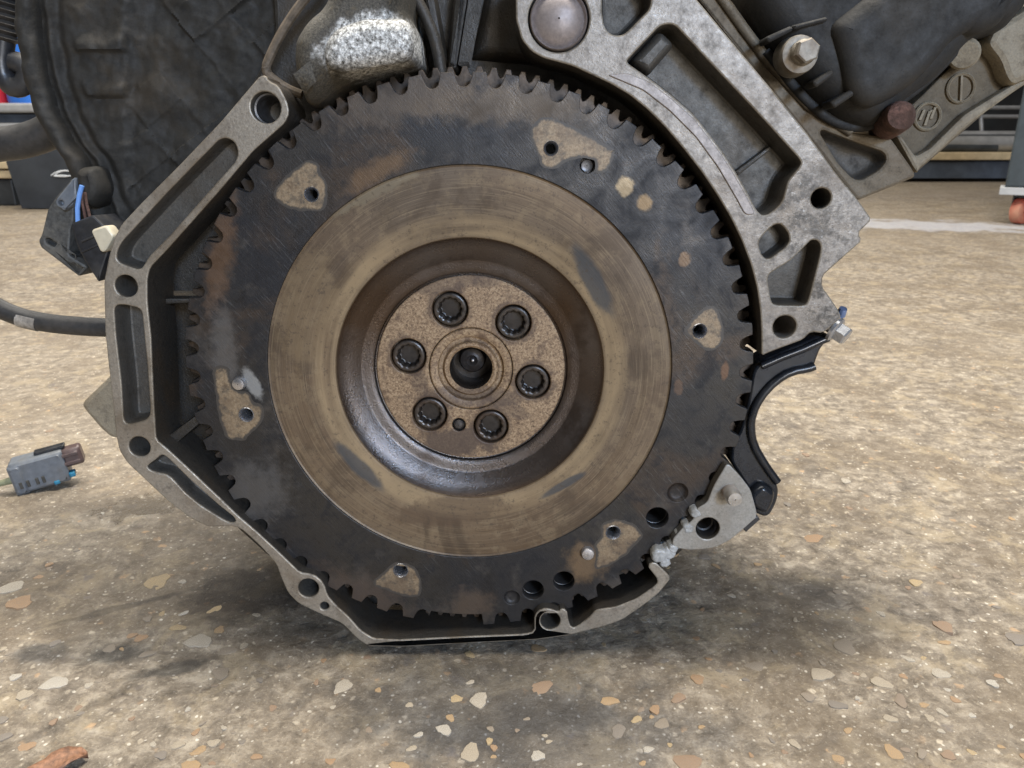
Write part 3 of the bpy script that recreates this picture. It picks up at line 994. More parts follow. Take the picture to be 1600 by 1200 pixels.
for p, s in zip(PADS, SCREWS):
    mb = MB()
    o_ = ccw(EL(wob(soft(p, 4, 2), 1.6, 3.0), 0.0))
    r0 = mb.ring(o_, 0.0002)
    r1 = mb.ring(o_, -0.00005)
    r2 = mb.ring(inset(o_, 0.0019), -0.00009)
    r3 = mb.ring(pxcircle(s[0], s[1], 12.0, 0.0), -0.00009)
    r4 = mb.ring(pxcircle(s[0], s[1], 12.0, 0.0), 0.0002)
    mb.bridge(r0, r1)
    mb.bridge(r1, r2)
    mb.cap([r2, r3])
    mb.bridge(r3, r4)
    o = mb.build('mounting_pad', M['pad'], FW)
    at_ = o.data.attributes.new('worn', 'FLOAT', 'POINT')
    for vi, vv in enumerate(o.data.vertices):
        at_.data[vi].value = 1.0 if abs(vv.co.y + 0.00009) < 1e-5 or vv.co.y > 0.0003 else 0.0
    mb = MB()
    c = E(s[0], s[1], 0)
    k = mpp(s[0], s[1], 0)
    mb.lathe([(12.2 * k, -0.0002), (11.4 * k, -0.0005), (8.2 * k, 0.0014), (8.0 * k, 0.012)], 28, c)
    mb.build('screw_hole_rim', M['steel'], FW)
for (x, y, r, h) in ((375, 598, 10.5, 0.0035), (918, 863, 10.5, 0.003), (917, 259, 9, -0.0005)):
    mb = MB()
    c = E(x, y, 0)
    k = mpp(x, y, 0)
    mb.lathe([(r * k, 0.004), (r * k, -h * 0.6), (r * 0.85 * k, -h * 0.9), (r * 0.4 * k, -h), (0.0002, -h)], 28, c)
    mb.build('locating_dowel', M['steel'] if h > 0.002 else M['dark_steel'], FW)

# --- engine block behind the flywheel -------------------------------
mb = MB()
BY = 0.042
blk = [(222, 380), (236, 560), (256, 690), (330, 790), (430, 880), (560, 975), (760, 985), (960, 950), (1080, 850), (1125, 770), (1140, 640), (1150, 450), (1235, 260), (1080, -120), (420, -120), (430, 60), (330, 250)]
mb.plate(pl(blk, BY, 14), BY, 0.36, 0.002, (), 0, 0)
x0, z0 = E(225, 471, 0.03)                       # ribs on the wall
x1, z1 = E(330, 459, 0.03)
mb.plate([(x0, z0), (x1, z0 + 0.002), (x1, z1), (x0, z1)], 0.014, 0.03, 0.001, (), 0, 0)
mb.plate(EL([(258, 684), (318, 640), (326, 650), (268, 700)], 0.01), 0.006, 0.038, 0.001, (), 0, 0)
for p in ([(650, -60), (672, -60), (700, 100), (682, 106)], [(715, -60), (744, -60), (716, 112), (698, 112)], [(752, -60), (756, -60), (728, 112), (722, 112)]):
    mb.plate(EL(soft(p, 4, 1), 0.03), 0.026, 0.02, 0.004, (), 0, 0)
mb.pillow(EL([(735, 90), (768, -60), (1000, -60), (960, 130), (880, 104), (800, 96)], 0.034), 0.043, 0.009, 0.006, 5)
mb.build('engine_block', [M['block'] if 'block' in M else M['wall']], ENG, 40)
mb = MB()
mb.box((-0.10, 0.05, -ZC + 0.004), (0.10, 0.33, -0.10))
mb.build('oil_pan', M['dirty_cast'], ENG)

# --- left and lower mating flange -----------------------------------
FL = [(416, 118), (406, 118), (372, 158), (345, 190), (280, 258), (220, 318), (190, 350), (178, 372), (170, 400), (162, 440), (164, 520), (168, 560), (175, 620), (181, 680), (186, 704), (199, 724), (228, 751), (262, 783), (294, 808), (326, 824), (358, 822), (376, 826), (390, 838),
      (410, 857), (432, 882), (437, 898), (450, 927), (466, 943), (497, 958), (534, 974), (558, 998), (576, 1010), (629, 1011), (720, 1006), (838, 1000), (888, 993), (943, 979), (972, 969), (1003, 948), (1030, 927), (1049, 903), (1023, 877), (1011, 884), (1028, 906), (1026, 914), (996, 935), (964, 948), (930, 953), (925, 961), (904, 978), (893, 982), (888, 969), (886, 953), (876, 951), (873, 957), (860, 951),
      (846, 951), (835, 961), (835, 987), (820, 991), (720, 995), (623, 1000), (584, 998), (563, 985), (545, 964), (524, 945), (511, 930), (507, 914), (498, 903), (486, 897), (469, 895), (437, 864), (406, 835), (371, 805), (341, 776), (302, 739), (262, 702), (244, 687), (241, 640), (239, 600), (236, 528), (231, 481), (230, 468), (230, 436), (234, 418), (262, 389), (341, 300), (395, 236), (445, 192), (452, 176), (448, 158), (435, 134), (419, 126)]
L1 = [(345, 215), (362, 217), (372, 232), (370, 250), (325, 300), (265, 368), (231, 402), (226, 413), (218, 422), (205, 418), (184, 410), (181, 397), (189, 379), (262, 300)]
L2 = [(178, 478), (190, 475), (221, 482), (229, 560), (235, 640), (232, 655), (200, 664), (193, 657), (190, 600), (181, 523)]
L3 = [(252, 709), (262, 715), (294, 747), (341, 789), (369, 811), (366, 818), (354, 815), (315, 791), (289, 770), (278, 757), (262, 741), (244, 739), (230, 732), (231, 726), (244, 718)]
mb = MB()
pk = lambda p, d=0.014, dr=0.0016: (EL(soft(p, 5, 2), PY), d, dr, 1)
hc = lambda x, y, r, d=0.02: (pxcircle(x, y, r, PY), d, 0.0003, 1)
mb.plate(EL(soft(FL, 4, 1), PY), PY, 0.030, 0.0007,
         [pk(L1, 0.012), pk(L2, 0.013), pk(L3, 0.010, 0.0012), hc(415, 168, 23.5), hc(197, 447, 17.5), hc(218, 698, 16.5), hc(482, 919, 16), hc(507, 947, 6.8, 0.012), hc(860, 970, 15.5)], 0, 2, medge=3)
FLG = mb.build('mating_flange', [M['machined'], M['as_cast'], M['inner'], M['edge']], ENG, 38)
mb = MB()                                       # thread inside the upper bolt hole
c = E(415, 168, PY)
mb.lathe([(0.0070, PY + 0.004), (0.0062, PY + 0.0042), (0.0056, PY + 0.007), (0.0062, PY + 0.0072), (0.0050, PY + 0.0105), (0.0058, PY + 0.0108), (0.0044, PY + 0.014), (0.0044, PY + 0.0195)], 32, (c[0] + 0.0006, c[1] - 0.0004))
mb.build('thread_insert', M['dark_steel'], FLG)
mb = MB()                                       # lumps of broken casting and sealant at the flange end
for (x, y, rx, ry) in ((1031, 869, 12, 11), (1046, 866, 9, 10), (1040, 880, 8, 9), (1068, 838, 10, 8), (1060, 850, 9, 9), (1088, 803, 8, 7), (1052, 858, 7, 6), (1076, 826, 8, 8)):
    c = E(x, y, PY)
    k = mpp(x, y, PY)
    o_ = [(c[0] + rx * 1.15 * k * math.cos(a * math.pi / 10) * rt.uniform(0.86, 1.12), c[1] + ry * 1.15 * k * math.sin(a * math.pi / 10) * rt.uniform(0.86, 1.12)) for a in range(20)]
    mb.pillow(o_, PY + 0.0016 + rt.uniform(0, 0.001), 0.0022, min(rx, ry) * k * 0.45, 5, base=0.012)
mb.build('sealant_bead', M['sealant'], FLG, 60)

# --- lower right lug -------------------------------------------------
LUG = [(1137, 723), (1157, 744), (1173, 765), (1180, 790), (1184, 807), (1163, 826), (1140, 845), (1115, 857), (1080, 860), (1052, 856), (1050, 844), (1066, 826), (1084, 812), (1087, 796), (1105, 786), (1115, 760), (1129, 736)]
mb = MB()
mb.plate(pl(LUG, PY, 4), PY, 0.026, 0.0006, [hc(1106, 826, 18.5, 0.018)], 0, 1)
LG = mb.build('flange_lug', [M['lug_cast'], M['as_cast']], ENG)
mb = MB()
c = E(1140, 768, PY)
k = mpp(1140, 768, PY)
mb.lathe([(12.5 * k, PY + 0.004), (12.5 * k, PY - 0.0085), (10.5 * k, PY - 0.0105), (0.0003, PY - 0.0107)], 28, c)
mb.build('dowel_pin', simple('dowel_steel', (0.42, 0.40, 0.37), 0.32, 0.7, 0.2, 150, 0.1, dirt=(0.30, 0.13, 0.06), dirt_amt=0.7), LG)
mb = MB()
c = E(1106, 826, PY)
mb.lathe([(0.0054, PY + 0.003), (0.0048, PY + 0.0045), (0.0048, PY + 0.008), (0.0040, PY + 0.0085), (0.0040, PY + 0.017)], 28, c)
mb.build('thread_insert', M['dark_steel'], LG)

# --- right hand casting ----------------------------------------------
RC = [(806, -60), (806, 30), (815, 62), (830, 80), (850, 91), (870, 96), (895, 103), (925, 117), (955, 131), (985, 149), (1012, 171), (1040, 199), (1067, 231), (1096, 268), (1119, 302), (1142, 340), (1160, 378), (1174, 415), (1183, 450), (1188, 485), (1190, 520), (1190, 557),
      (1199, 552), (1228, 541), (1255, 531), (1268, 518), (1286, 521), (1300, 510), (1315, 497), (1312, 487), (1294, 460), (1285, 449), (1286, 431), (1315, 405), (1348, 376), (1341, 365), (1363, 343), (1344, 316), (1304, 266), (1259, 205), (1206, 139), (1180, 108), (1130, 48), (1040, -60)]
P1 = [(1032, 39), (1053, 37), (1121, 110), (1200, 194), (1251, 250), (1252, 258), (1231, 282), (1222, 316), (1207, 331), (1194, 338), (1184, 331), (1168, 300), (1150, 268), (1129, 236), (1087, 181), (1048, 147), (1016, 123), (979, 97), (982, 92)]
P2 = [(940, -40), (941, 20), (944, 41), (953, 53), (969, 56), (980, 50), (1016, 13), (1018, -10), (1000, -40)]
P3 = [(1184, 379), (1199, 360), (1215, 348), (1226, 355), (1235, 371), (1231, 384), (1202, 406), (1192, 402)]
P4 = [(1270, 373), (1283, 379), (1282, 397), (1262, 473), (1257, 478), (1210, 477), (1205, 470), (1199, 431), (1210, 423), (1236, 407), (1262, 381)]
mb = MB()
mb.plate(EL(soft(RC, 4, 1), PY), PY, 0.034, 0.0008,
         [pk(P1, 0.016, 0.0022), pk(P2, 0.014, 0.002), pk(P3, 0.010), pk(P4, 0.013, 0.002), hc(1283, 310, 15.5), (pxcircle(1226, 511, 18, PY), None, 0, 0), (pxcircle(873, 30, 48, PY, 48), 0.005, 0.0003, 1)], 0, 2, medge=3)
RCO = mb.build('gear_case_casting', [M['case'], M['as_cast'], M['inner'], M['edge']], ENG, 38)
mb = MB()                                       # ledge and ribs cast into the big pocket
mb.pillow(EL(soft([(984, 96), (1033, 44), (1058, 68), (1014, 119)], 6, 2), PY + 0.004), PY + 0.012, 0.0085, 0.0035, 6, base=0.003)
mb.build('cast_ledge', M['as_cast'], RCO)
mb = MB()
mb.plate(EL([(1150, 268), (1204, 228), (1208, 233), (1155, 275)], PY + 0.01), PY + 0.0115, 0.006, 0.0012, (), 0, 0)
mb.build('cast_rib', M['as_cast'], RCO)
mb = MB()                                       # raised machined lip along the arc
LIPO = [(948, 117), (1005, 141), (1045, 172), (1087, 214), (1122, 262), (1150, 310), (1164, 336), (1180, 335), (1164, 303), (1146, 272), (1126, 240), (1084, 186), (1045, 151), (1012, 127), (980, 114)]
mb.plate(pl(LIPO, PY, 4), PY - 0.0008, 0.0012, 0.0004, (), 0, 0)
mb.build('arc_lip', M['lip'] if 'lip' in M else cast_metal('pale_machined_aluminium', (0.27, 0.243, 0.228), (0.10, 0.088, 0.078), (0.18, 0.15, 0.13), 0.45, 0.3, 0.2, 0.35, 0.4), RCO)
mb = MB()
c = E(873, 30, PY)
k = mpp(873, 30, PY)
mb.lathe([(46 * k, PY + 0.004), (45 * k, PY + 0.0005), (43.5 * k, PY - 0.0003), (42 * k, PY + 0.0012), (40 * k, PY + 0.0018), (36 * k, PY + 0.0006), (26 * k, PY - 0.0012), (13 * k, PY - 0.0022), (0.0004, PY - 0.0025)], 64, c)
mb.build('core_plug', simple('dull_plug_steel', (0.27, 0.235, 0.225), 0.4, 0.35, 0.2, 500, 0.15, dirt=(0.2, 0.17, 0.155), dirt_amt=0.4), ENG)

# --- cylinder head casting, rail and cover at the upper right ---------
mb = MB()
HD = [(1098, -40), (1120, -10), (1200, 96), (1232, 132), (1262, 165), (1330, 207), (1392, 214), (1426, 262), (1433, 276), (1340, 314), (1259, 210), (1180, 112), (1060, -40)]
mb.plate(pl(HD, 0.02, 4), 0.020, 0.09, 0.0015, [(EL(soft([(1278, 200), (1335, 222), (1388, 240), (1380, 262), (1340, 285), (1310, 255)], 8, 2), 0.02), 0.01, 0.003, 1)], 0, 0)
mb.tube([E3(x, y, 0.0195) for x, y in ((1116, -20), (1160, 42), (1200, 96), (1232, 130), (1262, 164), (1330, 206))], 0.0026, 10)
mb.build('cylinder_head', [M['head'] if 'head' in M else cast_metal('brown_head_casting', (0.155, 0.125, 0.085), (0.035, 0.028, 0.022), (0.12, 0.088, 0.055), 0.6, 0.2, 0.8, 0.6, 0.6, 0.25), M['dirty_cast']], ENG, 40)
mb = MB()
RY = 0.028
mb.plate(pl([(1385, 200), (1440, 150), (1520, 70), (1560, 50), (1640, 50), (1640, 100), (1570, 150), (1432, 270), (1418, 256)], RY, 4), RY, 0.05, 0.001, (), 0, 0)
mb.build('side_rail', M['dirty_tan'] if 'dirty_tan' in M else M.setdefault('dirty_tan', cast_metal('brown_dusty_casting', (0.115, 0.093, 0.062), (0.05, 0.04, 0.03), (0.14, 0.11, 0.07), 0.7, 0.1, 0.9, 0.5, 0.6, 0.3)), ENG)
mb = MB()
mb.plate(pl([(1398, 214), (1406, 212), (1428, 244), (1450, 232), (1505, 178), (1590, 126), (1650, 80), (1650, 100), (1585, 142), (1515, 192), (1455, 246), (1434, 263), (1432, 272), (1424, 262)], RY - 0.004, 3), RY - 0.006, 0.012, 0.0015, (), 0, 0)
mb.plate(pl([(1538, 70), (1552, 42), (1640, -10), (1650, 110), (1600, 126), (1578, 136), (1568, 124), (1558, 96)], RY - 0.006, 5), RY - 0.009, 0.03, 0.003, (), 0, 0)
for (cx, cy, r) in ((1448, 182, 20), (1500, 138, 21)):
    c = E(cx, cy, RY)
    k = mpp(cx, cy, RY)
    mb.lathe([(r * k * 1.1, RY + 0.001), (r * k * 1.1, RY - 0.0012), (r * k, RY - 0.0018), (r * k * 0.88, RY - 0.0012), (r * k * 0.86, RY + 0.001)], 36, c)
x, z = E(1500, 138, RY)
k = mpp(1500, 138, RY)
mb.plate([(x - 4 * k, z + 19 * k), (x + 0 * k, z + 19 * k), (x + 4 * k, z - 19 * k), (x, z - 19 * k)], RY - 0.0015, 0.002, 0.0004, (), 0, 0)
x, z = E(1448, 182, RY)
for dx, h0, h1 in ((-9, -6, 10), (0, -14, 8), (8, -4, 14), (3, 2, 10)):
    mb.plate([(x + (dx - 5) * k, z + h0 * k), (x + dx * k, z + h0 * k), (x + (dx + 5) * k, z + h1 * k), (x + dx * k, z + h1 * k)], RY - 0.0012, 0.002, 0.0005, (), 0, 0)
mb.build('rail_lip', M['tan_cast'], ENG, 40)
mb = MB()
mb.tube([E3(1382, 196, 0.03), E3(1392, 190, 0.014), E3(1406, 182, 0.0), E3(1409, 180, -0.002), E3(1410, 180, -0.003)], [0.0078, 0.0076, 0.0070, 0.0062, 0.0048], 24)
mb.build('rusty_bolt', M['rust'], ENG)
mb = MB()
mb.tube([E3(1500, 80, 0.03), E3(1506, 84, 0.017), E3(1507, 85, 0.0155)], [0.0072, 0.0072, 0.0060], 24)
mb.build('tan_stud', M['tan_cast'], ENG)
mb = MB()
CV = [(1140, -60), (1160, 20), (1192, 70), (1222, 112), (1262, 158), (1300, 190), (1342, 205), (1375, 192), (1395, 168), (1420, 150), (1445, 132), (1478, 98), (1498, 72), (1520, 62), (1552, 56), (1570, 36), (1600, 0), (1640, -60)]
mb.pillow(pl(CV, 0.022, 8), 0.024, 0.022, 0.013, 7, base=0.03)
mb.pillow(pl([(1440, 20), (1470, 50), (1520, 58), (1560, 40), (1600, -40), (1450, -60)], 0.004, 8), 0.006, 0.010, 0.008, 5)
mb.pillow(pl([(1308, 75), (1296, 40), (1345, 2), (1420, -60), (1600, -60), (1556, 30), (1492, 60), (1438, 124), (1390, 158), (1350, 172), (1325, 150)], 0.0, 10), 0.0035, 0.008, 0.007, 6)
mb.tube([E3(x, y, 0.018) for x, y in soft([(1196, 80), (1226, 118), (1264, 162), (1300, 190), (1342, 202), (1374, 190), (1396, 166), (1444, 130), (1478, 96), (1500, 70)], 12, 2, closed=False)], 0.0024, 10)
for p in ([(1268, 128), (1300, 108), (1304, 116), (1274, 138)], [(1296, 160), (1336, 136), (1341, 144), (1303, 170)], [(1196, 58), (1236, 40), (1240, 47), (1200, 68)], [(1236, 40), (1292, 26), (1293, 33), (1240, 47)]):
    mb.plate(EL(soft(p, 3, 1), 0.0), -0.001, 0.012, 0.0012, (), 0, 0)
mb.build('exhaust_side_cover', M['cover_dark'], ENG, 50)
mb = MB()
c = E(1250, 85, -0.002)
k = mpp(1250, 85, 0)
mb.lathe([(31 * k, 0.008), (29 * k, -0.001), (27.5 * k, -0.0025), (20 * k, -0.0032)], 36, c, end=True)
mb.hexbolt((c[0] + 0.0008, c[1] + 0.0006), -0.003, 18.5 * k, 0.0075, 1.05, rot=0.35)
mb.build('cover_bolt', M['bolt_steel'], ENG)

# --- cover at the upper left -----------------------------------------
VY = 0.052


def interp(tab, y):
    for (y0, x0), (y1, x1) in zip(tab, tab[1:]):
        if y <= y1:
            f = max(0.0, (y - y0) / (y1 - y0))
            f = f * f * (3 - 2 * f) * 0.35 + f * 0.65
            return x0 + (x1 - x0) * f
    return tab[-1][1]


LEFT = [(-60, 26), (40, 30), (110, 40), (170, 56), (218, 80), (252, 108), (290, 122), (335, 140), (392, 172)]
RGT = [(-60, 470), (150, 432), (260, 332), (345, 240), (392, 186)]


def sst(v, a, b):
    f = min(1, max(0, (v - a) / (b - a)))
    return f * f * (3 - 2 * f)


def cover_h(x, y, d):
    """height (m) of the cover's moulded surface above its base"""
    h = 0.0
    if d < 34:
        h += 0.0075 * math.sqrt(max(0, 1 - ((d - 17) / 17.5) ** 2))
    h += 0.003 * math.exp(-((d - 50) / 7) ** 2)
    h += 0.0035 * sst(d, 62, 78)
    fld = sst(x, 196, 214)                                   # raised panel on the left, ribbed field on the right
    led = 0.0
    for yy in (82, 152):
        led += 0.0028 * sst(y, yy + 3, yy - 3) * sst(y, yy - 34, yy - 6) * sst(d, 84, 96) * (1 - sst(x, 196, 206))
    h += led - 0.0022 * fld
    a, b = 0.775 * x - 0.632 * y, 0.632 * x + 0.775 * y
    q = mnoise.noise(Vector((x * 0.012, y * 0.012, 0.7)))
    for w_, sp, ph in ((a, 71.0, 18.0), (b, 57.0, 40.0)):
        k = (w_ + ph + q * 9) / sp
        dd = abs(k - round(k)) * sp
        h += 0.0007 * math.exp(-(dd / 5.5) ** 2) * fld * (0.6 + 1.2 * q)
    cell = mnoise.noise(Vector((round((a + 18) / 71.0 - 0.5) * 3.7, round((b + 40) / 57.0 - 0.5) * 5.1, 0.2)))
    h += 0.0024 * cell * fld
    h += 0.0024 * mnoise.noise(Vector((x * 0.022, y * 0.022, 4.0))) + 0.0006 * mnoise.noise(Vector((x * 0.05, y * 0.05, 2.0))) + 0.0005 * mnoise.noise(Vector((x * 0.09, y * 0.09, 1.0)))
    return h


mb = MB()
NR, NC = 150, 150
rows = []
for i in range(NR):
    y = -60 + 452 * i / (NR - 1)
    xl, xr = interp(LEFT, y), interp(RGT, y)
    row = []
    for j in range(NC):
        x = xl + (xr - xl) * (j / (NC - 1)) ** 1.15
        p = E3(x, y, VY)
        p.y -= cover_h(x, y, x - xl)
        row.append(len(mb.v))
        mb.v.append(tuple(p))
    rows.append(row)
for i in range(NR - 1):
    for j in range(NC - 1):
        mb.face((rows[i][j], rows[i][j + 1], rows[i + 1][j + 1], rows[i + 1][j]))
bd = rows[0] + [r[-1] for r in rows[1:]] + rows[-1][-2::-1] + [r[0] for r in rows[-2:0:-1]]
bk = mb.ring3([(mb.v[i][0], VY + 0.12, mb.v[i][2]) for i in bd])
mb.bridge(bd, bk)
mb.cap([bk])
mb.build('valve_cover', M['cover'], ENG, 50)

# --- elbow casting over the top of the flywheel -----------------------
mb = MB()
EB = [(478, 168), (466, 140), (456, 100), (458, 62), (478, 30), (505, 8), (525, -60), (650, -60), (636, 20), (648, 42), (654, 98), (640, 106), (600, 108), (556, 122), (520, 142), (500, 160)]
mb.pillow(pl(EB, -0.004, 7), 0.012, 0.032, 0.012, 9, base=0.03)
mb.pillow(pl([(505, 70), (525, 42), (575, 26), (640, 30), (648, 60), (644, 96), (580, 106), (524, 116), (506, 98)], -0.018, 9), -0.0165, 0.0065, 0.006, 6)
EBO = mb.build('water_outlet_elbow', M['flake'], ENG, 50)
mb = MB()
mb.tube([E3(x, y, 0.016) for x, y in soft([(520, -50), (470, 5), (440, 50), (420, 92), (414, 110), (424, 122), (450, 140), (472, 148)], 12, 2, closed=False)], 0.0022, 10)
mb.build('gasket_rim', M['elbow_rim'] if 'elbow_rim' in M else simple('tan_gasket_rim', (0.13, 0.10, 0.07), 0.6, 0.2, 0.4, 300, 0.5), EBO)
mb = MB()
mb.tube([E3(x, y, 0.02) for x, y in soft([(630, -40), (652, 0), (672, 40), (684, 75), (690, 118)], 14, 2, closed=False)], [0.0032] * 0 or 0.0028, 12)
mb.build('coolant_pipe', M['wall'], ENG)

# --- black curved bracket at the lower right --------------------------
BRK = [(1184, 571), (1200, 559), (1230, 546), (1258, 534), (1282, 524), (1295, 520), (1297, 530), (1284, 542), (1278, 556), (1272, 574), (1262, 578), (1236, 582), (1210, 598), (1188, 622), (1175, 648), (1172, 674), (1177, 700), (1195, 731), (1216, 758), (1217, 775), (1210, 794), (1200, 809), (1186, 805), (1170, 795), (1163, 784), (1170, 764), (1142, 720), (1145, 697), (1158, 672), (1164, 652), (1172, 616), (1177, 582)]
mb = MB()
mb.plate(pl(BRK, 0.006, 5), 0.006, 0.018, 0.0012, (), 0, 0)
LIP = [(1272, 576), (1262, 580), (1236, 584), (1210, 600), (1188, 624), (1175, 649), (1172, 674), (1177, 700), (1195, 731), (1214, 757)]
mb.tube([E3(x + 0.5, y - 4, 0.005) for x, y in soft(LIP, 8, 1, closed=False)], 0.0022, 10)
mb.tube([E3(x, y, 0.0055) for x, y in ((1190, 572), (1222, 558), (1256, 545), (1282, 533), (1294, 528))], 0.0020, 10)
mb.pillow(pl([(1170, 768), (1190, 752), (1210, 764), (1211, 776), (1204, 794), (1196, 803), (1182, 798), (1168, 786)], 0.003, 5), 0.006, 0.006, 0.003, 5)
BK = mb.build('curved_bracket', M['gloss_black'], ENG, 45)
mb = MB()
p = E3(1308, 517, 0.004)
ax = Vector((0.62, -0.55, -0.42)).normalized()
mb.tube([p - ax * 0.012, p - ax * 0.002], 0.0032, 16)
mb.tube([p - ax * 0.002, p - ax * 0.0005, p + ax * 0.0003], [0.0066, 0.0066, 0.0054], 28)
mb.tube([p, p + ax * 0.0050, p + ax * 0.0058], [0.0050, 0.0050, 0.0042], 6)
mb.build('bracket_bolt', M['zinc'], BK)
mb = MB()
mb.tube([E3(1313, 492, 0.012), E3(1318, 482, 0.010)], [0.0026, 0.0020], 10)
mb.build('stud_tip', simple('blue_zinc', (0.20, 0.28, 0.5), 0.35, 0.6), BK)
mb = MB()
mb.plate(EL([(1156, 822), (1184, 806), (1188, 812), (1166, 832)], 0.0), 0.0, 0.008, 0.0006, (), 0, 0)
mb.build('bracket_clip', M['black_plastic'], BK)

# --- connectors, wires and hoses on the left side ---------------------
CN = empty('plug_bank', (0, 0, 0))
CN.parent = ENG
mb = MB()
A_ = [(119, 278), (124, 300), (121, 346), (117, 356), (114, 397), (144, 416), (129, 431), (70, 386), (66, 375), (71, 366), (81, 325), (93, 308)]
mb.plate(pl(A_, 0.044, 2), 0.040, 0.016, 0.0012, [(EL(soft([(91, 389), (96, 383), (120, 400), (114, 407)], 2, 1), 0.042), None, 0, 0), (EL(soft([(74, 372), (80, 372), (92, 380), (88, 386), (76, 380)], 2, 1), 0.042), 0.006, 0.0004, 0)], 0, 0)
mb.build('plug_housing', M['dusty_plastic'] if 'dusty_plastic' in M else simple('dusty_black_plastic', (0.055, 0.055, 0.052), 0.6, 0, 0.5, 500, 0.4, dirt=(0.13, 0.12, 0.10), dirt_amt=0.6), CN)
mb = MB()
mb.plate(pl([(119, 276), (123, 304), (117, 320), (103, 330), (92, 320), (90, 312), (95, 305)], 0.038, 2), 0.036, 0.006, 0.0010, [(pxcircle(95, 317, 4.0, 0.036, 12), 0.003, 0.0003, 0)], 0, 0)
mb.plate(EL([(97, 323), (119, 303), (121, 306), (100, 327)], 0.034), 0.0345, 0.003, 0.0005, (), 0, 0)
mb.build('plug_cap', M['grey_plastic'], CN)
mb = MB()
mb.plate(pl([(117, 349), (151, 335), (184, 366), (165, 423), (160, 440), (144, 416), (132, 395), (126, 382)], 0.030, 2), 0.026, 0.024, 0.0010, (), 0, 0)
for y_ in (376, 392):
    mb.plate(EL([(128, y_), (158, y_ - 13), (159, y_ - 10), (130, y_ + 3)], 0.026), 0.0245, 0.003, 0.0004, (), 0, 0)
mb.build('socket_box', M['black_plastic'], CN)
mb = MB()
mb.plate(pl([(146, 359), (170, 351), (183, 368), (170, 392), (162, 394)], 0.024, 3), 0.021, 0.008, 0.0010, (), 0, 0)
mb.build('locking_tab', M['cream_plastic'], CN)
mb = MB()
mb.tube([E3(x, y, 0.035) for x, y in ((128, 290), (124, 305), (121, 325), (122, 350))], 0.0012, 10)
mb.build('blue_wire', M['blue_wire'], CN)
mb = MB()
for dx in (0, 5):
    mb.tube([E3(x, y, 0.036) for x, y in ((128 + dx, 300), (129 + dx * 1.3, 318), (134 + dx * 1.4, 342))], 0.0008, 8)
mb.build('brown_wire', M['rust'], CN)
mb = MB()
mb.pillow(pl([(118, 262), (150, 258), (164, 296), (160, 314), (143, 330), (129, 308), (119, 292)], 0.04, 6), 0.046, 0.010, 0.005, 6, base=0.01)
mb.build('loom_sleeve', M['cover'], CN)

mb = MB()
HP = soft([(-60, 448), (-10, 478), (25, 494), (60, 503), (110, 509), (165, 512), (230, 514)], 26, 3, closed=False)
mb.tube([E3(x, y, 0.062) for x, y in HP], 0.0054, 20)
HS = mb.build('rubber_hose', M['rubber'], ENG, 60)
mb = MB()
mb.tube([E3(x, y, 0.062) for x, y in ((31, 496.2), (45, 499.8), (61, 503.2))], 0.00555, 20)
mb.build('printed_band', simple('faded_white_print', (0.30, 0.27, 0.23), 0.6, 0, 0.5, 300, 0.1, dirt=(0.08, 0.07, 0.06), dirt_amt=0.7), HS)
mb = MB()
mb.tube([E3(x, y, 0.11) for x, y in soft([(-60, 232), (0, 226), (45, 220), (85, 203), (125, 170)], 24, 3, closed=False)], 0.0100, 24)
mb.build('intake_pipe', M['rubber'], ENG, 60)
mb = MB()
n_ = 40
path, rad = [], []
for i in range(n_):
    f = i / (n_ - 1)
    path.append(E3(16 - 8 * f, -40 + 105 * f, 0.09))
    rad.append(0.0066 + 0.0014 * math.sin(i * math.pi / 2))
mb.tube(path, rad, 20)
mb.build('corrugated_conduit', M['rubber'], ENG, 60)
mb = MB()
mb.tube([E3(x, y, 0.09) for x, y in soft([(6, 62), (2, 100), (12, 134), (34, 138), (46, 118), (38, 100), (20, 96)], 12, 2, closed=False)], [0.0078, 0.0078, 0.0076] and 0.0058, 16)
mb.tube([E3(46, 133, 0.09), E3(64, 126, 0.09)], 0.0022, 10)
mb.build('conduit_elbow', M['black_plastic'], ENG, 60)
mb = MB()
mb.plate(pl([(186, 574), (128, 630), (134, 640), (158, 668), (176, 684), (200, 684), (200, 580)], 0.02, 4), 0.018, 0.05, 0.0025, (), 0, 1)
mb.build('sump_corner', [M['tan_cast'], M['dirty_tan']], ENG)

# ------------------------------------------------------------------ loose connector on the floor
p0 = G(78, 762)
LC = empty('wire_connector', (p0.x, p0.y, 0), (0, math.radians(-4), math.radians(24)))
tag(LC, 'loose grey plastic wire connector with a brown nose lying on the concrete floor', 'connector')


def rbox(name, lo, hi, mat, parent, b=0.001, rot=None, off=(0, 0, 0)):
    mb = MB()
    mb.plate([(lo[0], lo[2]), (hi[0], lo[2]), (hi[0], hi[2]), (lo[0], hi[2])], lo[1], hi[1] - lo[1], b, (), 0, 0)
    bm_v = mb.v
    o = mb.build(name, mat, parent)
    bev = o.modifiers.new('edge', 'BEVEL')
    bev.width, bev.segments, bev.limit_method = b, 2, 'ANGLE'
    if rot:
        o.rotation_euler = rot
    o.location = off
    return o


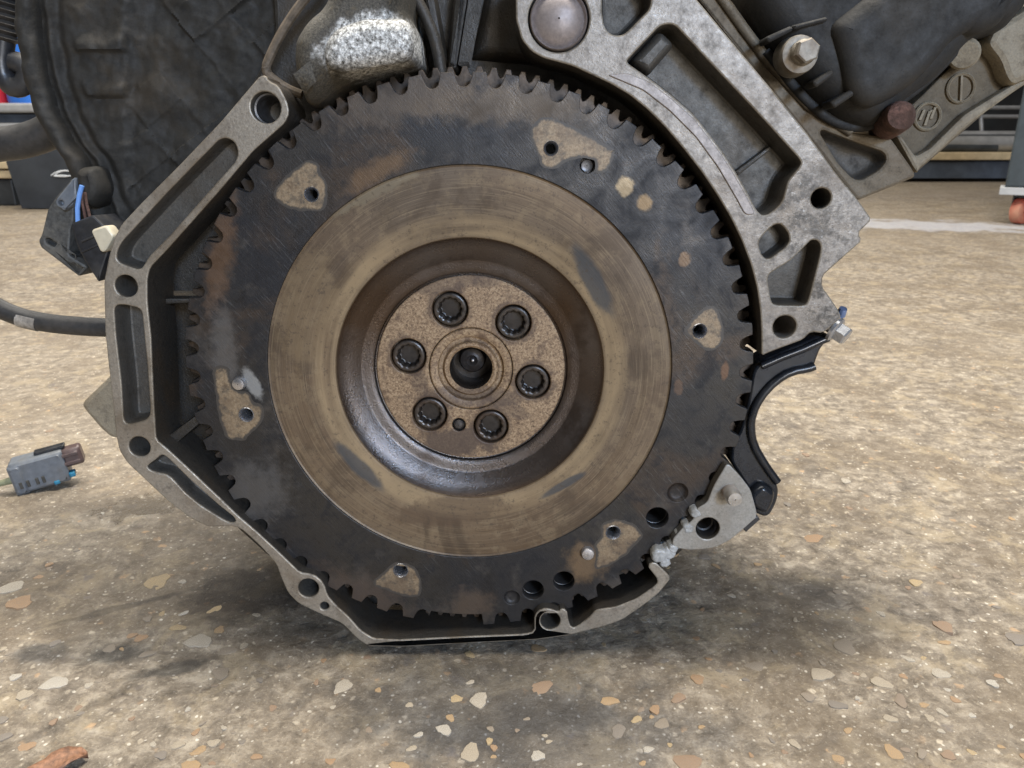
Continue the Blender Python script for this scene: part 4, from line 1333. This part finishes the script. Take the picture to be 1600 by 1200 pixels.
tl = math.radians(-12)
body = rbox('shell', (-0.021, -0.006, 0.002), (0.0175, 0.014, 0.028), M['grey_plastic'], LC, 0.0022, (0, tl * 0.4, 0), (0, 0, 0.001))
rbox('collar', (-0.022, -0.0068, 0.0015), (-0.012, 0.0148, 0.0265), M['grey_plastic'], LC, 0.002, (0, tl * 0.4, 0), (0, 0, 0.001))
rbox('latch', (-0.002, 0.001, 0.0282), (0.020, 0.008, 0.0308), M['black_plastic'], LC, 0.0006, (0, tl * 0.4, 0), (0, 0, 0.001))
dkp = M['black_plastic']
for x_ in (-0.0175, -0.0125, -0.006, -0.0015):
    rbox('slot', (x_, -0.0075, 0.007), (x_ + 0.0022, -0.0055, 0.0125), simple('slot_shadow_plastic', (0.05, 0.048, 0.042), 0.7) if 'slot' not in M else M['slot'], body, 0.0003)
brn = simple('brown_plastic', (0.085, 0.058, 0.055), 0.35, 0, 0.25, 200, 0.1, dirt=(0.05, 0.045, 0.045), dirt_amt=0.5)
nose = rbox('nose', (0.016, -0.004, 0.0125), (0.0305, 0.0095, 0.0272), brn, LC, 0.0025, (0, tl * 0.4, 0), (0, 0, 0.001))
rbox('key_rib', (0.016, -0.0048, 0.0145), (0.0285, -0.003, 0.0175), brn, nose, 0.0006)
rbox('key_rib', (0.016, -0.0048, 0.0215), (0.0285, -0.003, 0.0245), brn, nose, 0.0006)
blu = simple('teal_plastic', (0.02, 0.16, 0.27), 0.35, 0, 0.2)
rbox('seal_tab', (0.0172, -0.0062, 0.0045), (0.0215, 0.002, 0.0085), blu, LC, 0.0008, (0, tl * 0.4, 0), (0, 0, 0.001))
rbox('seal_tab', (0.0055, -0.0074, 0.0025), (0.0095, -0.005, 0.0055), blu, LC, 0.0006, (0, tl * 0.4, 0), (0, 0, 0.001))
mb = MB()
mb.tube([(-0.020, 0.003, 0.012), (-0.030, 0.004, 0.011), (-0.050, 0.008, 0.008), (-0.085, 0.02, 0.004), (-0.14, 0.03, 0.003)], [0.0032, 0.0026, 0.0022, 0.0022, 0.0022], 14)
mb.build('wire', simple('green_grey_wire', (0.20, 0.21, 0.13), 0.5), LC, 60)

# a scrap of dead leaf at the lower edge of the picture
p1 = G(92, 1199)
mb = MB()
rl = random.Random(8)
nU, nV = 9, 5
idx = []
for i in range(nU):
    row = []
    for j in range(nV):
        uu, vv = i / (nU - 1) * 2 - 1, j / (nV - 1) * 2 - 1
        wv_ = (1 - uu * uu) ** 0.6 * 0.006 + 0.0006
        mb.v.append((uu * 0.012, vv * wv_ + 0.002 * math.sin(3 * uu), 0.0012 + 0.0022 * abs(vv) + 0.001 * math.sin(5 * uu + vv * 2) + rl.uniform(0, 0.0006)))
        row.append(len(mb.v) - 1)
    idx.append(row)
for i in range(nU - 1):
    for j in range(nV - 1):
        mb.face((idx[i][j], idx[i + 1][j], idx[i + 1][j + 1], idx[i][j + 1]))
lf = mb.build('dead_leaf', simple('dead_leaf', (0.22, 0.11, 0.06), 0.7, 0, 0.5, 400, 0.4, dirt=(0.07, 0.04, 0.035), dirt_amt=0.85), None, 60, (p1.x, p1.y, 0))
sm = lf.modifiers.new('thickness', 'SOLIDIFY')
sm.thickness = 0.0005
lf.rotation_euler = (0, 0, 0.35)
tag(lf, 'curled brown dead leaf scrap on the floor in the lower corner', 'leaf')

# ------------------------------------------------------------------ workshop things far behind
greyw = simple('grey_bench_top', (0.42, 0.43, 0.44), 0.6, 0, 0.2, 14, 0.1, 0.002, dirt=(0.2, 0.2, 0.2), dirt_amt=0.5)
darkb = simple('dark_blue_steel', (0.075, 0.095, 0.13), 0.5, 0.1, 0.3, 12, 0.1, 0.002, dirt=(0.03, 0.03, 0.035), dirt_amt=0.6)
timber = simple('pale_timber', (0.50, 0.40, 0.25), 0.7, 0, 0.2, 20, 0.1, 0.002)
dkm = simple('dark_metal', (0.05, 0.055, 0.06), 0.5, 0.3, 0.4, 10, 0.1, 0.002)


def wbox(name, x0, x1, y0, y1, Y, dep, mat, parent=None, b=0.004):
    """box from photo pixels: front face on the vertical plane Y, depth dep"""
    a, c = W(x0, y1, Y), W(x1, y0, Y)
    mb = MB()
    mb.plate([(a.x, a.z), (c.x, a.z), (c.x, c.z), (a.x, c.z)], Y, dep, b, (), 0, 0)
    return mb.build(name, mat, parent)


BE = empty('work_bench', (0, 0, 0))
tag(BE, 'grey topped work bench behind the black bin', 'bench')
wbox('bench_top', -400, 300, 161, 176, 3.4, 0.7, greyw, BE, 0.01)
wbox('front_beam', -400, 300, 178, 192, 3.45, 0.08, darkb, BE)
wbox('lower_shelf', -400, 300, 192, 204, 3.42, 0.6, greyw, BE, 0.01)
for xx in (-300, 250):
    a = W(xx, 200, 3.5)
    mb = MB()
    mb.box((a.x - 0.03, 3.5, 0), (a.x + 0.03, 3.56, W(0, 162, 3.5).z))
    mb.build('leg', darkb, BE)
zt = W(0, 161, 3.4).z
blue = simple('blue_plastic', (0.03, 0.17, 0.62), 0.4, 0, 0.15, 8, 0.05)
whit = simple('white_label', (0.75, 0.78, 0.8), 0.5, 0, 0.1, 8, 0.05)
mb = MB()
a = W(55, 161, 3.6)
mb.v = []
mb.tube([(a.x, 3.62, zt), (a.x, 3.62, zt + 0.02), (a.x, 3.62, zt + 0.42), (a.x, 3.62, zt + 0.47), (a.x, 3.62, zt + 0.49)], [0.118, 0.124, 0.124, 0.10, 0.05], 32)
dr = mb.build('blue_drum', blue)
tag(dr, 'blue plastic drum with white label standing on the work bench', 'drum')
mb = MB()
mb.tube([(a.x, 3.62, zt + 0.06), (a.x, 3.62, zt + 0.17)], 0.1248, 32, caps=False)
mb.build('label_band', whit, dr)
mb = MB()
a = W(0, 161, 3.55)
mb.tube([(a.x - 0.05, 3.6, zt), (a.x - 0.05, 3.6, zt + 0.28), (a.x - 0.05, 3.6, zt + 0.31)], [0.06, 0.06, 0.03], 28)
rd = mb.build('red_canister', simple('red_plastic', (0.55, 0.03, 0.05), 0.4, 0, 0.1, 8))
tag(rd, 'red canister beside the blue drum on the work bench', 'canister')

BN = empty('storage_bin', (0, 0, 0))
tag(BN, 'black plastic storage bin on the floor in front of the work bench', 'bin')
a, c = W(20, 322, 2.6), W(190, 232, 2.6)
mb = MB()
bot = [(a.x + 0.02, 2.62), (c.x - 0.02, 2.62), (c.x - 0.02, 2.95), (a.x + 0.02, 2.95)]
top = [(a.x, 2.60), (c.x, 2.60), (c.x, 2.98), (a.x, 2.98)]
r0 = mb.ring3([(x, y, 0.004) for x, y in bot])
r1 = mb.ring3([(x, y, c.z) for x, y in top])
r2 = mb.ring3([(x + (0.01 if i in (0, 3) else -0.01), y + (0.01 if i < 2 else -0.01), c.z) for i, (x, y) in enumerate(top)])
r3 = mb.ring3([(x + (0.012 if i in (0, 3) else -0.012), y + (0.012 if i < 2 else -0.012), 0.012) for i, (x, y) in enumerate(bot)])
mb.fan(r0)
mb.bridge(r0, r1)
mb.bridge(r1, r2)
mb.bridge(r2, r3)
mb.fan(r3)
mb.build('bin_body', simple('black_bin_plastic', (0.03, 0.036, 0.045), 0.55, 0, 0.3, 12, 0.1, 0.002, dirt=(0.09, 0.1, 0.11), dirt_amt=0.3), BN)
mb = MB()
for k in range(2):
    mb.tube([W(x, y, 2.605) for x, y in soft([(80 + 6 * k, 274), (90, 267 + 2 * k), (104, 266), (118, 268 + 2 * k), (112, 275 + k), (96, 276 - 3 * k), (84, 275)], 6, 2, closed=False)], 0.002, 6)
mb.build('chalk_mark', whit, BN)
PL = empty('wooden_pallet', (0, 0, 0))
tag(PL, 'small pale timber pallet on the floor beside the black bin', 'pallet')
wbox('deck_board', -200, 22, 252, 264, 2.75, 0.3, timber, PL)
wbox('deck_board', -200, 22, 266, 279, 2.76, 0.3, timber, PL)
mb = MB()
a, c = W(-190, 300, 2.78), W(18, 280, 2.78)
mb.box((a.x, 2.78, 0.0), (c.x, 3.0, c.z))
mb.build('bearer', dkm, PL)
mb = MB()
a = G(8, 309)
mb.tube([(a.x - 0.15, a.y, 0.02), (a.x - 0.03, a.y, 0.022), (a.x + 0.012, a.y, 0.02)], [0.02, 0.02, 0.012], 14)
tag(mb.build('green_bottle', simple('green_plastic', (0.09, 0.16, 0.03), 0.5, 0, 0.2, 8)), 'green bottle lying on the floor below the pallet boards', 'bottle')

RK = empty('storage_rack', (0, 0, 0))
tag(RK, 'low blue steel rack with pale timber deck holding metal tubes', 'rack')
yb = 4.4
wbox('rack_beam', 1180, 1900, 252, 279, yb, 0.06, darkb, RK)
wbox('deck_board', 1180, 1900, 238, 250, yb - 0.03, 0.5, timber, RK)
for xx in (1200, 1820):
    a = W(xx, 270, yb)
    mb = MB()
    mb.box((a.x - 0.03, yb + 0.07, 0), (a.x + 0.03, yb + 0.13, 1.2))
    mb.build('upright', darkb, RK)
zd = W(1400, 238, yb - 0.03).z
pale = simple('galvanised_tube', (0.42, 0.42, 0.42), 0.4, 0.6, 0.25, 10, 0.1, 0.001)
TB = [(yb + 0.06, 0.045, 1150, 1850, pale, 'pale galvanised tube lying lowest on the rack deck'), (yb + 0.16, 0.05, 1180, 1600, dkm, 'dark steel tube lying behind the pale tube on the rack'),
      (yb + 0.29, 0.06, 1160, 1800, pale, 'thick pale tube lying at the back of the rack deck')]
TB += [(yb + 0.44, 0.035, 1190, 1760, dkm, 'thin dark tube lying against the rack uprights'), (yb + 0.02, 0.022, 1300, 1560, dkm, 'thin dark rod lying along the front of the rack deck')]
for y_, r_, xa, xb, m_, lb in TB:
    A, B = W(xa, 230, y_), W(xb, 230, y_)
    mb = MB()
    mb.tube([(A.x, y_, zd + r_ + 0.002), (B.x, y_ + 0.02, zd + r_ + 0.002)], r_, 20)
    tag(mb.build('metal_tube', m_), lb, 'tube', 'tubes on the rack')
FRM = empty('guard_rail', (0, 0, 0))
tag(FRM, 'pale rectangular metal guard rail standing at the back of the rack', 'rail')
yf = yb + 0.42
for (xa, ya, xb, yb_) in ((1528, 168, 1600, 168), (1528, 182, 1600, 182), (1532, 168, 1536, 236), (1598, 168, 1598, 236)):
    mb = MB()
    mb.tube([W(xa, ya, yf), W(xb, yb_, yf)], 0.012, 10)
    mb.build('bar', pale, FRM)

yt = 2.1
a = W(1570, 292, yt)
ANG = -math.atan2(a.x - CAM.x, a.y - CAM.y)        # the trolley stands turned towards the engine
TR = empty('tool_trolley', (a.x, a.y, 0), (0, 0, ANG))
tag(TR, 'dark grey tool trolley on a red castor in front of the storage rack', 'trolley')
mb = MB()
mb.plate([(0.0, a.z), (0.62, a.z), (0.62, 0.82), (0.0, 0.82)], 0.0, 0.45, 0.006, (), 0, 0)
mb.build('cabinet_body', simple('dark_trolley_paint', (0.04, 0.052, 0.06), 0.45, 0, 0.3, 14, 0.1, 0.002, dirt=(0.08, 0.09, 0.1), dirt_amt=0.4), TR)
zb = W(1570, 304, yt).z
mb = MB()
mb.box((-0.012, -0.01, zb), (0.10, 0.12, a.z - 0.001))
mb.build('base_plate', greyw, TR)
rw = (zb - 0.012) / 2
cst = empty('castor', (0.055, 0.05, rw + 0.001), (0, 0, math.radians(-28)))
cst.parent = TR
mb = MB()
prof = [(0.004, -0.017), (rw * 0.8, -0.017), (rw * 0.97, -0.014), (rw, -0.006), (rw, 0.006), (rw * 0.97, 0.014), (rw * 0.8, 0.017), (0.004, 0.017)]
R_ = []
for r_, x_ in prof:
    R_.append(mb.ring3([(x_, r_ * math.cos(2 * math.pi * k / 32), r_ * math.sin(2 * math.pi * k / 32)) for k in range(32)]))
for q1, q2 in zip(R_, R_[1:]):
    mb.bridge(q1, q2)
mb.fan(R_[0])
mb.fan(R_[-1])
mb.build('wheel', simple('red_castor', (0.55, 0.10, 0.06), 0.5, 0, 0.3, 40, 0.1, 0.001, dirt=(0.45, 0.3, 0.2), dirt_amt=0.7), cst)
mb = MB()
fk = [(-0.024, -0.005), (-0.019, -0.005), (-0.019, rw + 0.001), (0.019, rw + 0.001), (0.019, -0.005), (0.024, -0.005), (0.024, rw + 0.008), (-0.024, rw + 0.008)]
mb.plate(fk, -0.015, 0.03, 0.001, (), 0, 0)
mb.build('fork', dkm, cst)
